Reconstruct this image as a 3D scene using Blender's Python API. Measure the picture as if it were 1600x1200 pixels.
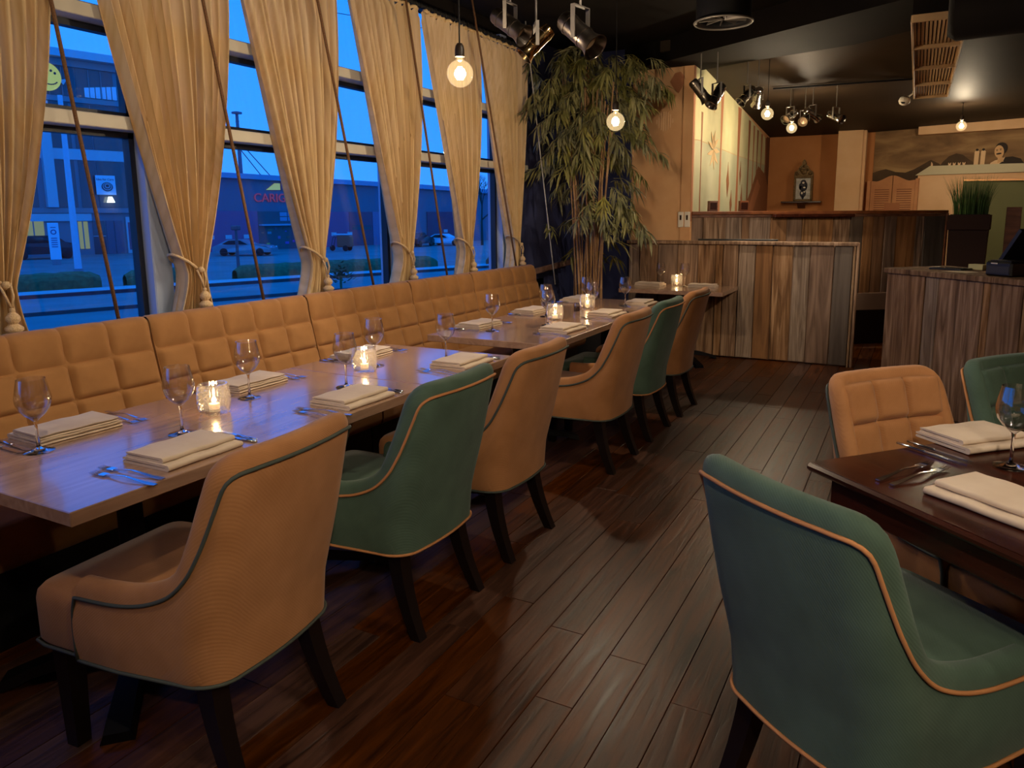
import bpy, bmesh, math, random
from math import sin, cos, pi, radians, sqrt
from mathutils import Vector, Matrix

for o in list(bpy.data.objects):
    bpy.data.objects.remove(o)
scene = bpy.context.scene
COL = scene.collection
random.seed(7)

# ------------------------------------------------------------------ camera
cam_d = bpy.data.cameras.new('camera')
cam = bpy.data.objects.new('camera', cam_d)
COL.objects.link(cam)
cam_d.sensor_width = 36.0
cam_d.lens = 1145.76 * 36 / 1600
cam_d.shift_x = (800 - 829.73) / 1600
cam_d.shift_y = (527.47 - 600) / 1600
cam_d.clip_end = 400
cam_d.clip_start = 0.05
_r = Vector((0.88762669, 0.46052771, -0.00575259))
_u = Vector((-0.07092466, 0.14902105, 0.98628719))
_f = Vector((-0.45506983, 0.87504683, -0.16493783))
cam.matrix_world = Matrix(((_r.x, _u.x, -_f.x, 0), (_r.y, _u.y, -_f.y, 0), (_r.z, _u.z, -_f.z, 1.47636), (0, 0, 0, 1)))
scene.camera = cam

# ------------------------------------------------------------------ world: blue-hour sky
world = bpy.data.worlds.new('dusk_sky')
scene.world = world
world.use_nodes = True
wn = world.node_tree
bg = wn.nodes['Background']
tc = wn.nodes.new('ShaderNodeTexCoord')
sp = wn.nodes.new('ShaderNodeSeparateXYZ')
rp = wn.nodes.new('ShaderNodeValToRGB')
wn.links.new(tc.outputs['Generated'], sp.inputs[0])
wn.links.new(sp.outputs['Z'], rp.inputs[0])
wn.links.new(rp.outputs[0], bg.inputs[0])
rp.color_ramp.elements[0].position = 0.0
rp.color_ramp.elements[0].color = (0.06, 0.44, 1.6, 1)
rp.color_ramp.elements[1].position = 0.45
rp.color_ramp.elements[1].color = (0.004, 0.36, 1.7, 1)
bg.inputs[1].default_value = 0.92

# ------------------------------------------------------------------ exposure
scene.view_settings.view_transform = 'Standard'
scene.view_settings.look = 'None'
scene.view_settings.exposure = 0.2
scene.view_settings.gamma = 1.0
scene.view_settings.use_curve_mapping = False
WARM = (1.0, 0.845, 0.65)
BULB_W = 27.0      # power of one pendant bulb
SPOT_W = 45.0      # power of one ceiling spot
scene.cycles.max_bounces = 8
scene.cycles.diffuse_bounces = 4
scene.cycles.glossy_bounces = 4
scene.cycles.transparent_max_bounces = 24
scene.cycles.caustics_reflective = False
scene.cycles.caustics_refractive = False
scene.cycles.sample_clamp_indirect = 6.0
scene.cycles.use_denoising = True

# ------------------------------------------------------------------ helpers
def C(r, g, b):
    def l(c):
        c /= 255.0
        return c / 12.92 if c <= 0.04045 else ((c + 0.055) / 1.055) ** 2.4
    return (l(r), l(g), l(b), 1.0)

class MB:
    """collects shapes; build() links them as one mesh object"""
    def __init__(s):
        s.v = []; s.f = []
    def add(s, vs, fs):
        n = len(s.v)
        s.v += [tuple(v) for v in vs]
        s.f += [tuple(i + n for i in f) for f in fs]
        return s
    def box(s, c, d, bev=0.0, M=None):
        hx, hy, hz = d[0] / 2, d[1] / 2, d[2] / 2
        b = min(bev, hx * .9, hy * .9, hz * .9)
        vs, idx = [], {}
        for sx in (-1, 1):
            for sy in (-1, 1):
                for sz in (-1, 1):
                    if b > 0:
                        ps = [(sx * hx, sy * (hy - b), sz * (hz - b)), (sx * (hx - b), sy * hy, sz * (hz - b)), (sx * (hx - b), sy * (hy - b), sz * hz)]
                    else:
                        ps = [(sx * hx, sy * hy, sz * hz)] * 1
                    for k, p in enumerate(ps):
                        idx[(sx, sy, sz, k)] = len(vs); vs.append(Vector(p))
        fs = []
        def face(keys, nrm):
            pts = [idx[k] for k in keys]
            a, b_, c_ = vs[pts[0]], vs[pts[1]], vs[pts[2]]
            if (b_ - a).cross(c_ - b_).dot(Vector(nrm)) < 0:
                pts.reverse()
            fs.append(pts)
        K = (lambda k: k) if b > 0 else (lambda k: 0)
        for sgn in (-1, 1):
            face([(sgn, -1, -1, K(0)), (sgn, 1, -1, K(0)), (sgn, 1, 1, K(0)), (sgn, -1, 1, K(0))], (sgn, 0, 0))
            face([(-1, sgn, -1, K(1)), (1, sgn, -1, K(1)), (1, sgn, 1, K(1)), (-1, sgn, 1, K(1))], (0, sgn, 0))
            face([(-1, -1, sgn, K(2)), (1, -1, sgn, K(2)), (1, 1, sgn, K(2)), (-1, 1, sgn, K(2))], (0, 0, sgn))
        if b > 0:
            for a in (-1, 1):
                for c2 in (-1, 1):
                    face([(a, c2, -1, 0), (a, c2, 1, 0), (a, c2, 1, 1), (a, c2, -1, 1)], (a, c2, 0))
                    face([(a, -1, c2, 0), (a, 1, c2, 0), (a, 1, c2, 2), (a, -1, c2, 2)], (a, 0, c2))
                    face([(-1, a, c2, 1), (1, a, c2, 1), (1, a, c2, 2), (-1, a, c2, 2)], (0, a, c2))
                    for d2 in (-1, 1):
                        face([(a, c2, d2, 0), (a, c2, d2, 1), (a, c2, d2, 2)], (a, c2, d2))
        c = Vector(c)
        if M is not None:
            vs = [M @ v + c for v in vs]
        else:
            vs = [v + c for v in vs]
        return s.add(vs, fs)
    def tube(s, pts, r, n=8, cap=True, closed=False):
        pts = [Vector(p) for p in pts]
        m = len(pts)
        rs = r if isinstance(r, (list, tuple)) else [r] * m
        vs, fs = [], []
        nrm = None
        for i, p in enumerate(pts):
            if closed:
                t = pts[(i + 1) % m] - pts[i - 1]
            else:
                t = pts[min(i + 1, m - 1)] - pts[max(i - 1, 0)]
            if t.length < 1e-9:
                t = Vector((0, 0, 1))
            t.normalize()
            if nrm is None:
                nrm = t.orthogonal().normalized()
            else:
                nrm = (nrm - t * nrm.dot(t))
                nrm = nrm.normalized() if nrm.length > 1e-6 else t.orthogonal().normalized()
            bn = t.cross(nrm)
            for k in range(n):
                a = 2 * pi * k / n
                vs.append(p + (nrm * cos(a) + bn * sin(a)) * rs[i])
        for i in range(m if closed else m - 1):
            j = (i + 1) % m
            for k in range(n):
                k2 = (k + 1) % n
                fs.append((i * n + k, i * n + k2, j * n + k2, j * n + k))
        if cap and not closed:
            fs.append(tuple(range(n - 1, -1, -1)))
            fs.append(tuple((m - 1) * n + k for k in range(n)))
        return s.add(vs, fs)
    def cyl(s, a, b, r0, r1=None, n=16):
        return s.tube([a, b], [r0, r0 if r1 is None else r1], n)
    def lathe(s, prof, n=24, c=(0, 0, 0), M=None, wob=None):
        vs, fs = [], []
        c = Vector(c)
        for i, (r, z) in enumerate(prof):
            for k in range(n):
                a = 2 * pi * k / n
                rr = r + (wob(i, k) if wob else 0)
                v = Vector((rr * cos(a), rr * sin(a), z))
                vs.append((M @ v if M is not None else v) + c)
        for i in range(len(prof) - 1):
            for k in range(n):
                k2 = (k + 1) % n
                fs.append((i * n + k, i * n + k2, (i + 1) * n + k2, (i + 1) * n + k))
        return s.add(vs, fs)
    def grid(s, fn, nu, nv, wrap=False, flip=False):
        vs = [fn(i / nu, j / nv) for j in range(nv + 1) for i in range(nu + (0 if wrap else 1))]
        w = nu if wrap else nu + 1
        fs = []
        for j in range(nv):
            for i in range(nu):
                a, b = j * w + i, j * w + (i + 1) % w
                q = (a, b, b + w, a + w)
                fs.append(q[::-1] if flip else q)
        return s.add(vs, fs)
    def prism(s, poly, fn0, fn1):
        """poly: 2D points; fn0/fn1 map (a,b) to the two end faces"""
        n = len(poly)
        vs = [fn0(*p) for p in poly] + [fn1(*p) for p in poly]
        fs = [tuple(range(n - 1, -1, -1)), tuple(range(n, 2 * n))]
        fs += [(i, (i + 1) % n, n + (i + 1) % n, n + i) for i in range(n)]
        return s.add(vs, fs)
    def build(s, name, mat, parent=None, smooth=None, loc=None, rot=None, kind=None, fix=False):
        me = bpy.data.meshes.new(name)
        me.from_pydata(s.v, [], s.f)
        if fix:
            bm = bmesh.new(); bm.from_mesh(me)
            bmesh.ops.recalc_face_normals(bm, faces=bm.faces)
            bm.to_mesh(me); bm.free()
        me.update()
        if smooth is not None:
            me.polygons.foreach_set('use_smooth', [True] * len(me.polygons))
            if smooth < 180:
                me.set_sharp_from_angle(angle=radians(smooth))
        me.materials.append(mat)
        return place(name, me, parent, loc, rot, kind)

def place(name, me, parent=None, loc=None, rot=None, kind=None, scale=None):
    o = bpy.data.objects.new(name, me)
    COL.objects.link(o)
    if parent is not None:
        o.parent = parent
    if loc is not None:
        o.location = loc
    if rot is not None:
        o.rotation_euler = rot
    if scale is not None:
        o.scale = scale
    if kind:
        o['kind'] = kind
    return o

def thing(name, label, cat, loc=(0, 0, 0), rz=0.0, group=None):
    o = bpy.data.objects.new(name, None)
    COL.objects.link(o)
    o.empty_display_size = 0.05
    o.location = loc
    o.rotation_euler = (0, 0, rz)
    return tag(o, label, cat, group)

def tag(o, label, cat, group=None):
    o['label'] = label
    o['category'] = cat
    if group:
        o['group'] = group
    return o

def copy_tree(src, label=None, loc=None, rz=None, group=None, parent=None):
    c = src.copy()
    COL.objects.link(c)
    if parent is not None:
        c.parent = parent
    if label:
        c['label'] = label
    if group:
        c['group'] = group
    if loc is not None:
        c.location = loc
    if rz is not None:
        c.rotation_euler = (0, 0, rz)
    for ch in list(src.children):
        copy_tree(ch, parent=c)
    return c

def RZ(a):
    return Matrix.Rotation(a, 3, 'Z')

def text_mesh(body, size, extrude=0.0):
    cu = bpy.data.curves.new('lettering', 'FONT')
    cu.body = body; cu.size = size; cu.extrude = extrude
    cu.align_x = 'CENTER'; cu.align_y = 'CENTER'
    to = bpy.data.objects.new('lettering', cu)
    COL.objects.link(to)
    dg = bpy.context.evaluated_depsgraph_get()
    me = bpy.data.meshes.new_from_object(to.evaluated_get(dg))
    bpy.data.objects.remove(to)
    return me

# ------------------------------------------------------------------ materials
def nmat(name):
    m = bpy.data.materials.new(name)
    m.use_nodes = True
    return m, m.node_tree, m.node_tree.nodes['Principled BSDF']

def setp(b, **k):
    for n, v in k.items():
        b.inputs[n.replace('_', ' ')].default_value = v

def plain(name, col, rough=.5, metal=0.0, spec=.5, **k):
    m, nt, b = nmat(name)
    setp(b, Base_Color=col, Roughness=rough, Metallic=metal)
    b.inputs['Specular IOR Level'].default_value = spec
    for n, v in k.items():
        b.inputs[n.replace('_', ' ')].default_value = v
    return m

def noisy(name, c1, c2, scale=(5, 5, 5), nscale=1.0, rough=.6, bump=.0, detail=6, spec=.4, metal=0, rand=0.0, lo=.3, hi=.7, c3=None, distort=0.0, rvar=0.0, bdist=.01):
    """two (or three) tone noise along object coordinates; rand: brightness spread between objects"""
    m, nt, b = nmat(name)
    N, L = nt.nodes, nt.links
    t = N.new('ShaderNodeTexCoord'); mp = N.new('ShaderNodeMapping')
    mp.inputs['Scale'].default_value = scale
    L.new(t.outputs['Object'], mp.inputs['Vector'])
    oi = None
    vec = mp.outputs[0]
    if rand:
        oi = N.new('ShaderNodeObjectInfo')
        mul = N.new('ShaderNodeMath'); mul.operation = 'MULTIPLY'; mul.inputs[1].default_value = 37.0
        L.new(oi.outputs['Random'], mul.inputs[0])
        ad = N.new('ShaderNodeVectorMath'); ad.operation = 'ADD'
        L.new(mp.outputs[0], ad.inputs[0]); L.new(mul.outputs[0], ad.inputs[1])
        vec = ad.outputs[0]
    nz = N.new('ShaderNodeTexNoise')
    nz.inputs['Scale'].default_value = nscale; nz.inputs['Detail'].default_value = detail
    nz.inputs['Distortion'].default_value = distort
    L.new(vec, nz.inputs['Vector'])
    cr = N.new('ShaderNodeValToRGB')
    cr.color_ramp.elements[0].position = lo; cr.color_ramp.elements[0].color = c1
    cr.color_ramp.elements[1].position = hi; cr.color_ramp.elements[1].color = c2
    if c3:
        e = cr.color_ramp.elements.new((lo + hi) / 2); e.color = c3
    L.new(nz.outputs['Fac'], cr.inputs[0])
    col = cr.outputs[0]
    if rand:
        hs = N.new('ShaderNodeHueSaturation')
        mr = N.new('ShaderNodeMapRange')
        mr.inputs['To Min'].default_value = 1 - rand; mr.inputs['To Max'].default_value = 1 + rand
        L.new(oi.outputs['Random'], mr.inputs['Value'])
        L.new(mr.outputs[0], hs.inputs['Value'])
        m2 = N.new('ShaderNodeMath'); m2.operation = 'MULTIPLY'; m2.inputs[1].default_value = 7.31
        fr = N.new('ShaderNodeMath'); fr.operation = 'FRACT'
        L.new(oi.outputs['Random'], m2.inputs[0]); L.new(m2.outputs[0], fr.inputs[0])
        mr2 = N.new('ShaderNodeMapRange')
        mr2.inputs['To Min'].default_value = .7; mr2.inputs['To Max'].default_value = 1.2
        L.new(fr.outputs[0], mr2.inputs['Value']); L.new(mr2.outputs[0], hs.inputs['Saturation'])
        L.new(col, hs.inputs['Color'])
        col = hs.outputs[0]
    L.new(col, b.inputs['Base Color'])
    setp(b, Roughness=rough, Metallic=metal)
    b.inputs['Specular IOR Level'].default_value = spec
    if rvar:
        mr3 = N.new('ShaderNodeMapRange')
        mr3.inputs['To Min'].default_value = rough - rvar; mr3.inputs['To Max'].default_value = rough + rvar
        L.new(nz.outputs['Fac'], mr3.inputs['Value']); L.new(mr3.outputs[0], b.inputs['Roughness'])
    if bump:
        bp = N.new('ShaderNodeBump'); bp.inputs['Strength'].default_value = bump; bp.inputs['Distance'].default_value = bdist
        L.new(nz.outputs['Fac'], bp.inputs['Height']); L.new(bp.outputs[0], b.inputs['Normal'])
    return m

def fabric(name, c1, c2, twill=52.0, bump=.25, sheen=.12, rough=.85):
    m, nt, b = nmat(name)
    N, L = nt.nodes, nt.links
    t = N.new('ShaderNodeTexCoord')
    nz = N.new('ShaderNodeTexNoise'); nz.inputs['Scale'].default_value = 9; nz.inputs['Detail'].default_value = 5
    L.new(t.outputs['Object'], nz.inputs['Vector'])
    cr = N.new('ShaderNodeValToRGB')
    cr.color_ramp.elements[0].position = .3; cr.color_ramp.elements[0].color = c1
    cr.color_ramp.elements[1].position = .7; cr.color_ramp.elements[1].color = c2
    L.new(nz.outputs['Fac'], cr.inputs[0])
    L.new(cr.outputs[0], b.inputs['Base Color'])
    setp(b, Roughness=rough)
    b.inputs['Specular IOR Level'].default_value = .2
    b.inputs['Sheen Weight'].default_value = sheen
    b.inputs['Sheen Roughness'].default_value = .45
    
    if twill:
        wv = N.new('ShaderNodeTexWave'); wv.wave_type = 'BANDS'; wv.bands_direction = 'DIAGONAL'
        wv.inputs['Scale'].default_value = twill
        wv.inputs['Distortion'].default_value = .4
        L.new(t.outputs['Object'], wv.inputs['Vector'])
        bp = N.new('ShaderNodeBump'); bp.inputs['Strength'].default_value = bump; bp.inputs['Distance'].default_value = .002
        L.new(wv.outputs['Fac'], bp.inputs['Height']); L.new(bp.outputs[0], b.inputs['Normal'])
    return m

def thin_glass(name, tint=(1, 1, 1, 1), base=.04, rough=.0, edge=.9, milky=0.0, power=4.0, glow=0.0):
    """thin clear pane or blown glass: Fresnel-weighted mirror over clear transmission"""
    m = bpy.data.materials.new(name); m.use_nodes = True
    nt = m.node_tree; N, L = nt.nodes, nt.links
    N.remove(N['Principled BSDF'])
    tr = N.new('ShaderNodeBsdfTransparent'); tr.inputs[0].default_value = tint
    gl = N.new('ShaderNodeBsdfGlossy'); gl.inputs['Roughness'].default_value = rough
    lw = N.new('ShaderNodeLayerWeight'); lw.inputs['Blend'].default_value = .5
    pw = N.new('ShaderNodeMath'); pw.operation = 'POWER'; pw.inputs[1].default_value = power
    mr = N.new('ShaderNodeMapRange'); mr.inputs['To Min'].default_value = base; mr.inputs['To Max'].default_value = edge
    mx = N.new('ShaderNodeMixShader')
    L.new(lw.outputs['Facing'], pw.inputs[0]); L.new(pw.outputs[0], mr.inputs['Value'])
    L.new(mr.outputs[0], mx.inputs[0]); L.new(tr.outputs[0], mx.inputs[1]); L.new(gl.outputs[0], mx.inputs[2])
    out = mx.outputs[0]
    if milky:
        tl = N.new('ShaderNodeBsdfTranslucent'); m2 = N.new('ShaderNodeMixShader'); m2.inputs[0].default_value = milky
        L.new(out, m2.inputs[1]); L.new(tl.outputs[0], m2.inputs[2]); out = m2.outputs[0]
    if glow:
        em = N.new('ShaderNodeEmission'); em.inputs[0].default_value = (1, .74, .38, 1); em.inputs[1].default_value = glow
        ad = N.new('ShaderNodeAddShader'); L.new(out, ad.inputs[0]); L.new(em.outputs[0], ad.inputs[1]); out = ad.outputs[0]
    L.new(out, N['Material Output'].inputs[0])
    return m

def emit(name, col, strength):
    m, nt, b = nmat(name)
    setp(b, Base_Color=(0, 0, 0, 1), Roughness=1)
    b.inputs['Emission Color'].default_value = col
    b.inputs['Emission Strength'].default_value = strength
    return m

M = {}
M['ochre'] = fabric('ochre_fabric', C(162, 110, 67), C(178, 124, 79), twill=70, bump=.18)
M['ochre_back'] = fabric('ochre_velour', C(154, 108, 65), C(170, 121, 74), twill=0)
M['green'] = fabric('green_fabric', C(70, 89, 75), C(81, 102, 87), twill=70, bump=.18)
M['pipe_green'] = plain('piping_green', C(66, 72, 64), .8)
M['pipe_ochre'] = plain('piping_ochre', C(190, 128, 78), .8)
M['darkleg'] = plain('dark_leg', C(20, 12, 10), .35)
M['oak'] = noisy('oak_laminate', C(146, 112, 90), C(172, 136, 110), (9, .9, 9), 2.2, .26, .02, 8, spec=.75, lo=.32, hi=.68, distort=1.2)
M['oak'].node_tree.nodes['Principled BSDF'].inputs['Coat Weight'].default_value = .8
M['oak'].node_tree.nodes['Principled BSDF'].inputs['Coat Roughness'].default_value = .12
M['oak_edge'] = noisy('oak_edge', C(150, 116, 90), C(176, 140, 110), (6, 1.2, 30), 2.2, .45, .03, 6)
M['mahogany'] = noisy('dark_table', C(38, 15, 9), C(66, 28, 16), (1.2, 8, 8), 2.5, .22, .05, 7, spec=.6, distort=.6)
M['iron'] = plain('cast_iron', C(16, 16, 20), .4, .6)
M['floor'] = noisy('floor_plank', C(42, 19, 8), C(92, 50, 25), (14, 1.3, 14), 2.6, .38, .55, 10, spec=.3, rand=.18, lo=.28, hi=.75, distort=.8, rvar=.12, bdist=.004)
M['slab'] = plain('sub_floor', C(18, 11, 8), .9)
M['barn'] = noisy('barn_wood', C(88, 64, 46), C(184, 150, 120), (8, 8, .5), 2.4, .8, .6, 9, spec=.2, rand=.14, lo=.3, hi=.72, c3=C(140, 108, 82), distort=1.6, bdist=.012)
M['rail'] = noisy('bar_rail', C(96, 56, 36), C(140, 88, 60), (2, 9, 9), 2, .5, .15, 6, rand=.1)
M['plaster'] = noisy('orange_plaster', C(206, 152, 104), C(226, 178, 130), (1.4, 1.4, 1.4), 1.6, .85, .08, 7, spec=.2)
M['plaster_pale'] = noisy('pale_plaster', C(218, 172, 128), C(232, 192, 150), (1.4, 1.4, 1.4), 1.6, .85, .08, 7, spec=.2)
M['brown'] = noisy('brown_plaster', C(178, 116, 68), C(196, 134, 84), (1.5, 1.5, 1.5), 1.4, .85, .06, 6, spec=.2)
M['navy'] = noisy('navy_paint', C(46, 50, 84), C(56, 60, 96), (2, 2, 2), 1.5, .7, .05, 5, spec=.25)
M['black'] = noisy('black_ceiling', C(19, 15, 12), C(27, 21, 17), (1.2, 1.2, 1.2), 1.5, .8, .1, 6, spec=.12)
M['ceil_back'] = noisy('bronze_ceiling', C(34, 25, 16), C(48, 36, 24), (1, 1, 1), 1.3, .6, .1, 6, spec=.15)
M['frame'] = plain('window_frame_cream', C(206, 196, 178), .45)
M['frame_dark'] = plain('window_gasket', C(26, 28, 36), .5)
M['post'] = plain('window_post', C(176, 188, 214), .5)
M['pane'] = thin_glass('window_pane', (.93, .96, 1, 1), .06, 0, .8)
M['wine'] = thin_glass('wine_glass', (1, 1, 1, 1), .10, .0, 1.0, power=2.2)
M['stem'] = plain('solid_glass', (1, 1, 1, 1), .0, 0, .5, Transmission_Weight=1.0, IOR=1.48)
M['facet'] = thin_glass('cut_glass', (1, 1, 1, 1), .2, .02, .9, .07, power=2.5)
M['globe'] = thin_glass('bulb_glass', (1, .95, .84, 1), .05, .0, .8, glow=.3)  # faint emission in the glass stands in for bloom around the filament
M['filament'] = emit('filament', (1, .72, .34, 1), 160)
M['flame'] = emit('candle_flame', (1, .72, .32, 1), 30)
M['wax'] = plain('candle_wax', C(250, 236, 200), .5, Subsurface_Weight=.4, Emission_Color=(1, .7, .35, 1), Emission_Strength=.7)
M['silver'] = plain('cutlery_steel', C(205, 208, 214), .18, 1.0)
M['chrome'] = plain('chrome', C(170, 166, 160), .16, 1.0)
M['reflector'] = plain('lamp_reflector', C(240, 205, 165), .35, .3)
M['bracket'] = plain('lamp_bracket', C(120, 112, 104), .5, .5)
M['napkin'] = fabric('napkin_linen', C(198, 176, 154), C(210, 190, 168), twill=0, sheen=.1)
M['blackplastic'] = plain('black_plastic', C(18, 17, 18), .4)
M['white'] = plain('white_plastic', C(226, 214, 196), .5)
M['cord'] = noisy('brown_cord', C(96, 66, 42), C(130, 92, 62), (60, 60, 60), 3, .8, .3, 3)
M['blackcord'] = plain('black_cord', C(22, 18, 16), .7)
M['rope'] = noisy('beige_rope', C(196, 164, 122), C(220, 190, 150), (80, 80, 80), 2, .85, .4, 3)
# curtain cloth: diffuse with a little light coming through
def curtain_mat():
    m = bpy.data.materials.new('curtain_cloth'); m.use_nodes = True
    nt = m.node_tree; N, L = nt.nodes, nt.links
    N.remove(N['Principled BSDF'])
    t = N.new('ShaderNodeTexCoord'); mp = N.new('ShaderNodeMapping'); mp.inputs['Scale'].default_value = (1, 70, .6)
    nz = N.new('ShaderNodeTexNoise'); nz.inputs['Scale'].default_value = 1.0; nz.inputs['Detail'].default_value = 3
    cr = N.new('ShaderNodeValToRGB')
    cr.color_ramp.elements[0].position = .3; cr.color_ramp.elements[0].color = C(216, 182, 132)
    cr.color_ramp.elements[1].position = .7; cr.color_ramp.elements[1].color = C(234, 204, 158)
    L.new(t.outputs['Object'], mp.inputs[0]); L.new(mp.outputs[0], nz.inputs['Vector']); L.new(nz.outputs['Fac'], cr.inputs[0])
    d = N.new('ShaderNodeBsdfDiffuse'); tl = N.new('ShaderNodeBsdfTranslucent')
    L.new(cr.outputs[0], d.inputs[0]); L.new(cr.outputs[0], tl.inputs[0])
    mx = N.new('ShaderNodeMixShader'); mx.inputs[0].default_value = .16
    L.new(d.outputs[0], mx.inputs[1]); L.new(tl.outputs[0], mx.inputs[2])
    L.new(mx.outputs[0], N['Material Output'].inputs[0])
    return m
M['curtain'] = curtain_mat()

def struct(name, mb, mat, parent=None, label=None, **k):
    o = mb.build(name, mat, parent, **k)
    o['kind'] = 'structure'
    if label:
        o['label'] = label
    return o

def wall_quad(name, p0, p1, z0, z1, mat, thick=.12, z1b=None, side=1, label=None):
    """vertical wall from p0 to p1 (xy), thickness pushed to the given side of p0->p1"""
    p0, p1 = Vector((*p0, 0)), Vector((*p1, 0))
    d = (p1 - p0).normalized(); n = Vector((-d.y, d.x, 0)) * side * thick
    z1b = z1 if z1b is None else z1b
    mb = MB()
    q = [p0, p1, p1 + n, p0 + n]
    vs = [(a.x, a.y, z0) for a in q] + [(q[0].x, q[0].y, z1), (q[1].x, q[1].y, z1b), (q[2].x, q[2].y, z1b), (q[3].x, q[3].y, z1)]
    mb.add(vs, [(0, 1, 5, 4), (1, 2, 6, 5), (2, 3, 7, 6), (3, 0, 4, 7), (4, 5, 6, 7), (3, 2, 1, 0)])
    return struct(name, mb, mat, label=label, fix=True)

XW = -3.46          # window plane
# ------------------------------------------------------------------ floor with single planks
fl = struct('floor', MB().box((1.2, 5.2, -.06), (9.9, 18.4, .1)), M['slab'], label='dark stained wooden plank floor')
pm = MB().box((0, 0, 0), (1, 1, 1)).build('plank', M['floor'])
plank_me = pm.data
bpy.data.objects.remove(pm)
rnd = random.Random(3)
PW = .128
def plank_mesh(L):
    mb = MB().box((0, 0, 0), (PW - .002, L - .002, .02), .0012)
    me = bpy.data.meshes.new('plank'); me.from_pydata(mb.v, [], mb.f); me.materials.append(M['floor']); return me
PLANKS = {L: plank_mesh(L) for L in (1.2, 1.5, 1.8, 2.1)}
nx = 0
x = -2.74
while x < 1.25:
    y = .2 - rnd.random() * 1.2
    ymax = 9.3 if x < .6 else 5.0
    while y < ymax:
        L = rnd.choice((1.2, 1.5, 1.8, 2.1))
        if y + L > .55:
            place('plank', PLANKS[L], fl, (x + PW / 2, y + L / 2, -.0095 + rnd.uniform(-.0006, .0004)), (0, 0, pi * rnd.randint(0, 1)))
        y += L
    x += PW

# ------------------------------------------------------------------ ceilings, beams, outer walls
struct('ceiling', MB().box((1.2, 2.1, 3.23), (9.9, 12.2, .1)), M['black'], label='black painted ceiling')
mb = MB()
mb.add([(-2.35, 7.3, 3.05), (4, 7.3, 3.05), (4, 13.4, 2.70), (-2.35, 13.4, 2.70), (-2.35, 7.3, 3.15), (4, 7.3, 3.15), (4, 13.4, 2.8), (-2.35, 13.4, 2.8)],
       [(0, 1, 2, 3), (7, 6, 5, 4), (0, 4, 5, 1), (1, 5, 6, 2), (2, 6, 7, 3), (3, 7, 4, 0)])
struct('ceiling', mb, M['ceil_back'], label='bronze lacquered ceiling over the bar', fix=True)
# dark downstand beam crossing the room at an angle, and its bronze soffit
mb = MB()
q = [(-3.45, 7.95), (-2.35, 7.36), (-.344, 6.18), (3.8, 3.75), (3.8, 4.3), (-.6, 7.45), (-1.6, 7.75), (-3.45, 8.5)]
mb.prism(q, lambda a, b: (a, b, 2.96), lambda a, b: (a, b, 3.2))
struct('beam', mb, M['black'], label='black downstand beam crossing the ceiling', fix=True)
wall_quad('wall_end', (-3.6, 7.62), (-2.752, 7.62), 0, 3.2, M['navy'], .1, side=1, label='navy painted end wall behind the bamboo')
wall_quad('wall_pier', (-2.752, 7.66), (-2.1, 7.66), 0, 3.1, M['plaster'], .1, side=1, label='orange plaster wall behind the plank partition')
wall_quad('wall_mural', (-2.1, 7.65), (-2.26, 13.0), 0, 3.05, M['plaster'], .1, z1b=2.74, side=1, label='wall painted with a pale garden scene')
wall_quad('wall_back', (-2.4, 13.0), (-.62, 13.0), 0, 2.80, M['brown'], .1, side=1, label='brown plaster back wall with small shelf')
wall_quad('wall_kitchen', (-.725, 13.04), (-.69 + 5.2 * cos(radians(-12)) + .006, 13.03 + 5.2 * sin(radians(-12))), 0, 2.80, M['brown'], .1, side=1, label='back wall around the kitchen hatch')
wall_quad('wall_right', (4.4, -4), (4.4, 14), 0, 3.2, M['brown'], .1, side=-1, label='wall on the right of the room')
wall_quad('wall_rear', (-3.5, -4), (4.4, -4), 0, 3.2, M['brown'], .1, side=-1, label='wall behind the camera')
# side wall next to the last curtain, up to the corner
wall_quad('wall_window', (XW, 6.42), (XW, 7.62), 0, 3.2, M['navy'], .1, side=1, label='navy return wall past the last curtain')
struct('wall_sill', MB().box((XW - .08, 1.5, .40), (.16, 10.9, .84)), M['navy'], label='low wall under the windows')
struct('wall_head', MB().box((XW - .08, 1.5, 3.13), (.16, 10.9, .14)), M['black'], label='dark lintel above the windows')

# brown column on the back wall
col = thing('column', 'square orange plaster column on the brown back wall', 'column', (-.995, 12.85, 0))
MB().box((0, 0, 1.37), (.36, .3, 2.74), .004).build('shaft', M['plaster_pale'], col)
MB().box((.2, .02, 1.37), (.05, .24, 2.74), .004).build('side_strip', M['plaster_pale'], col)

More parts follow.
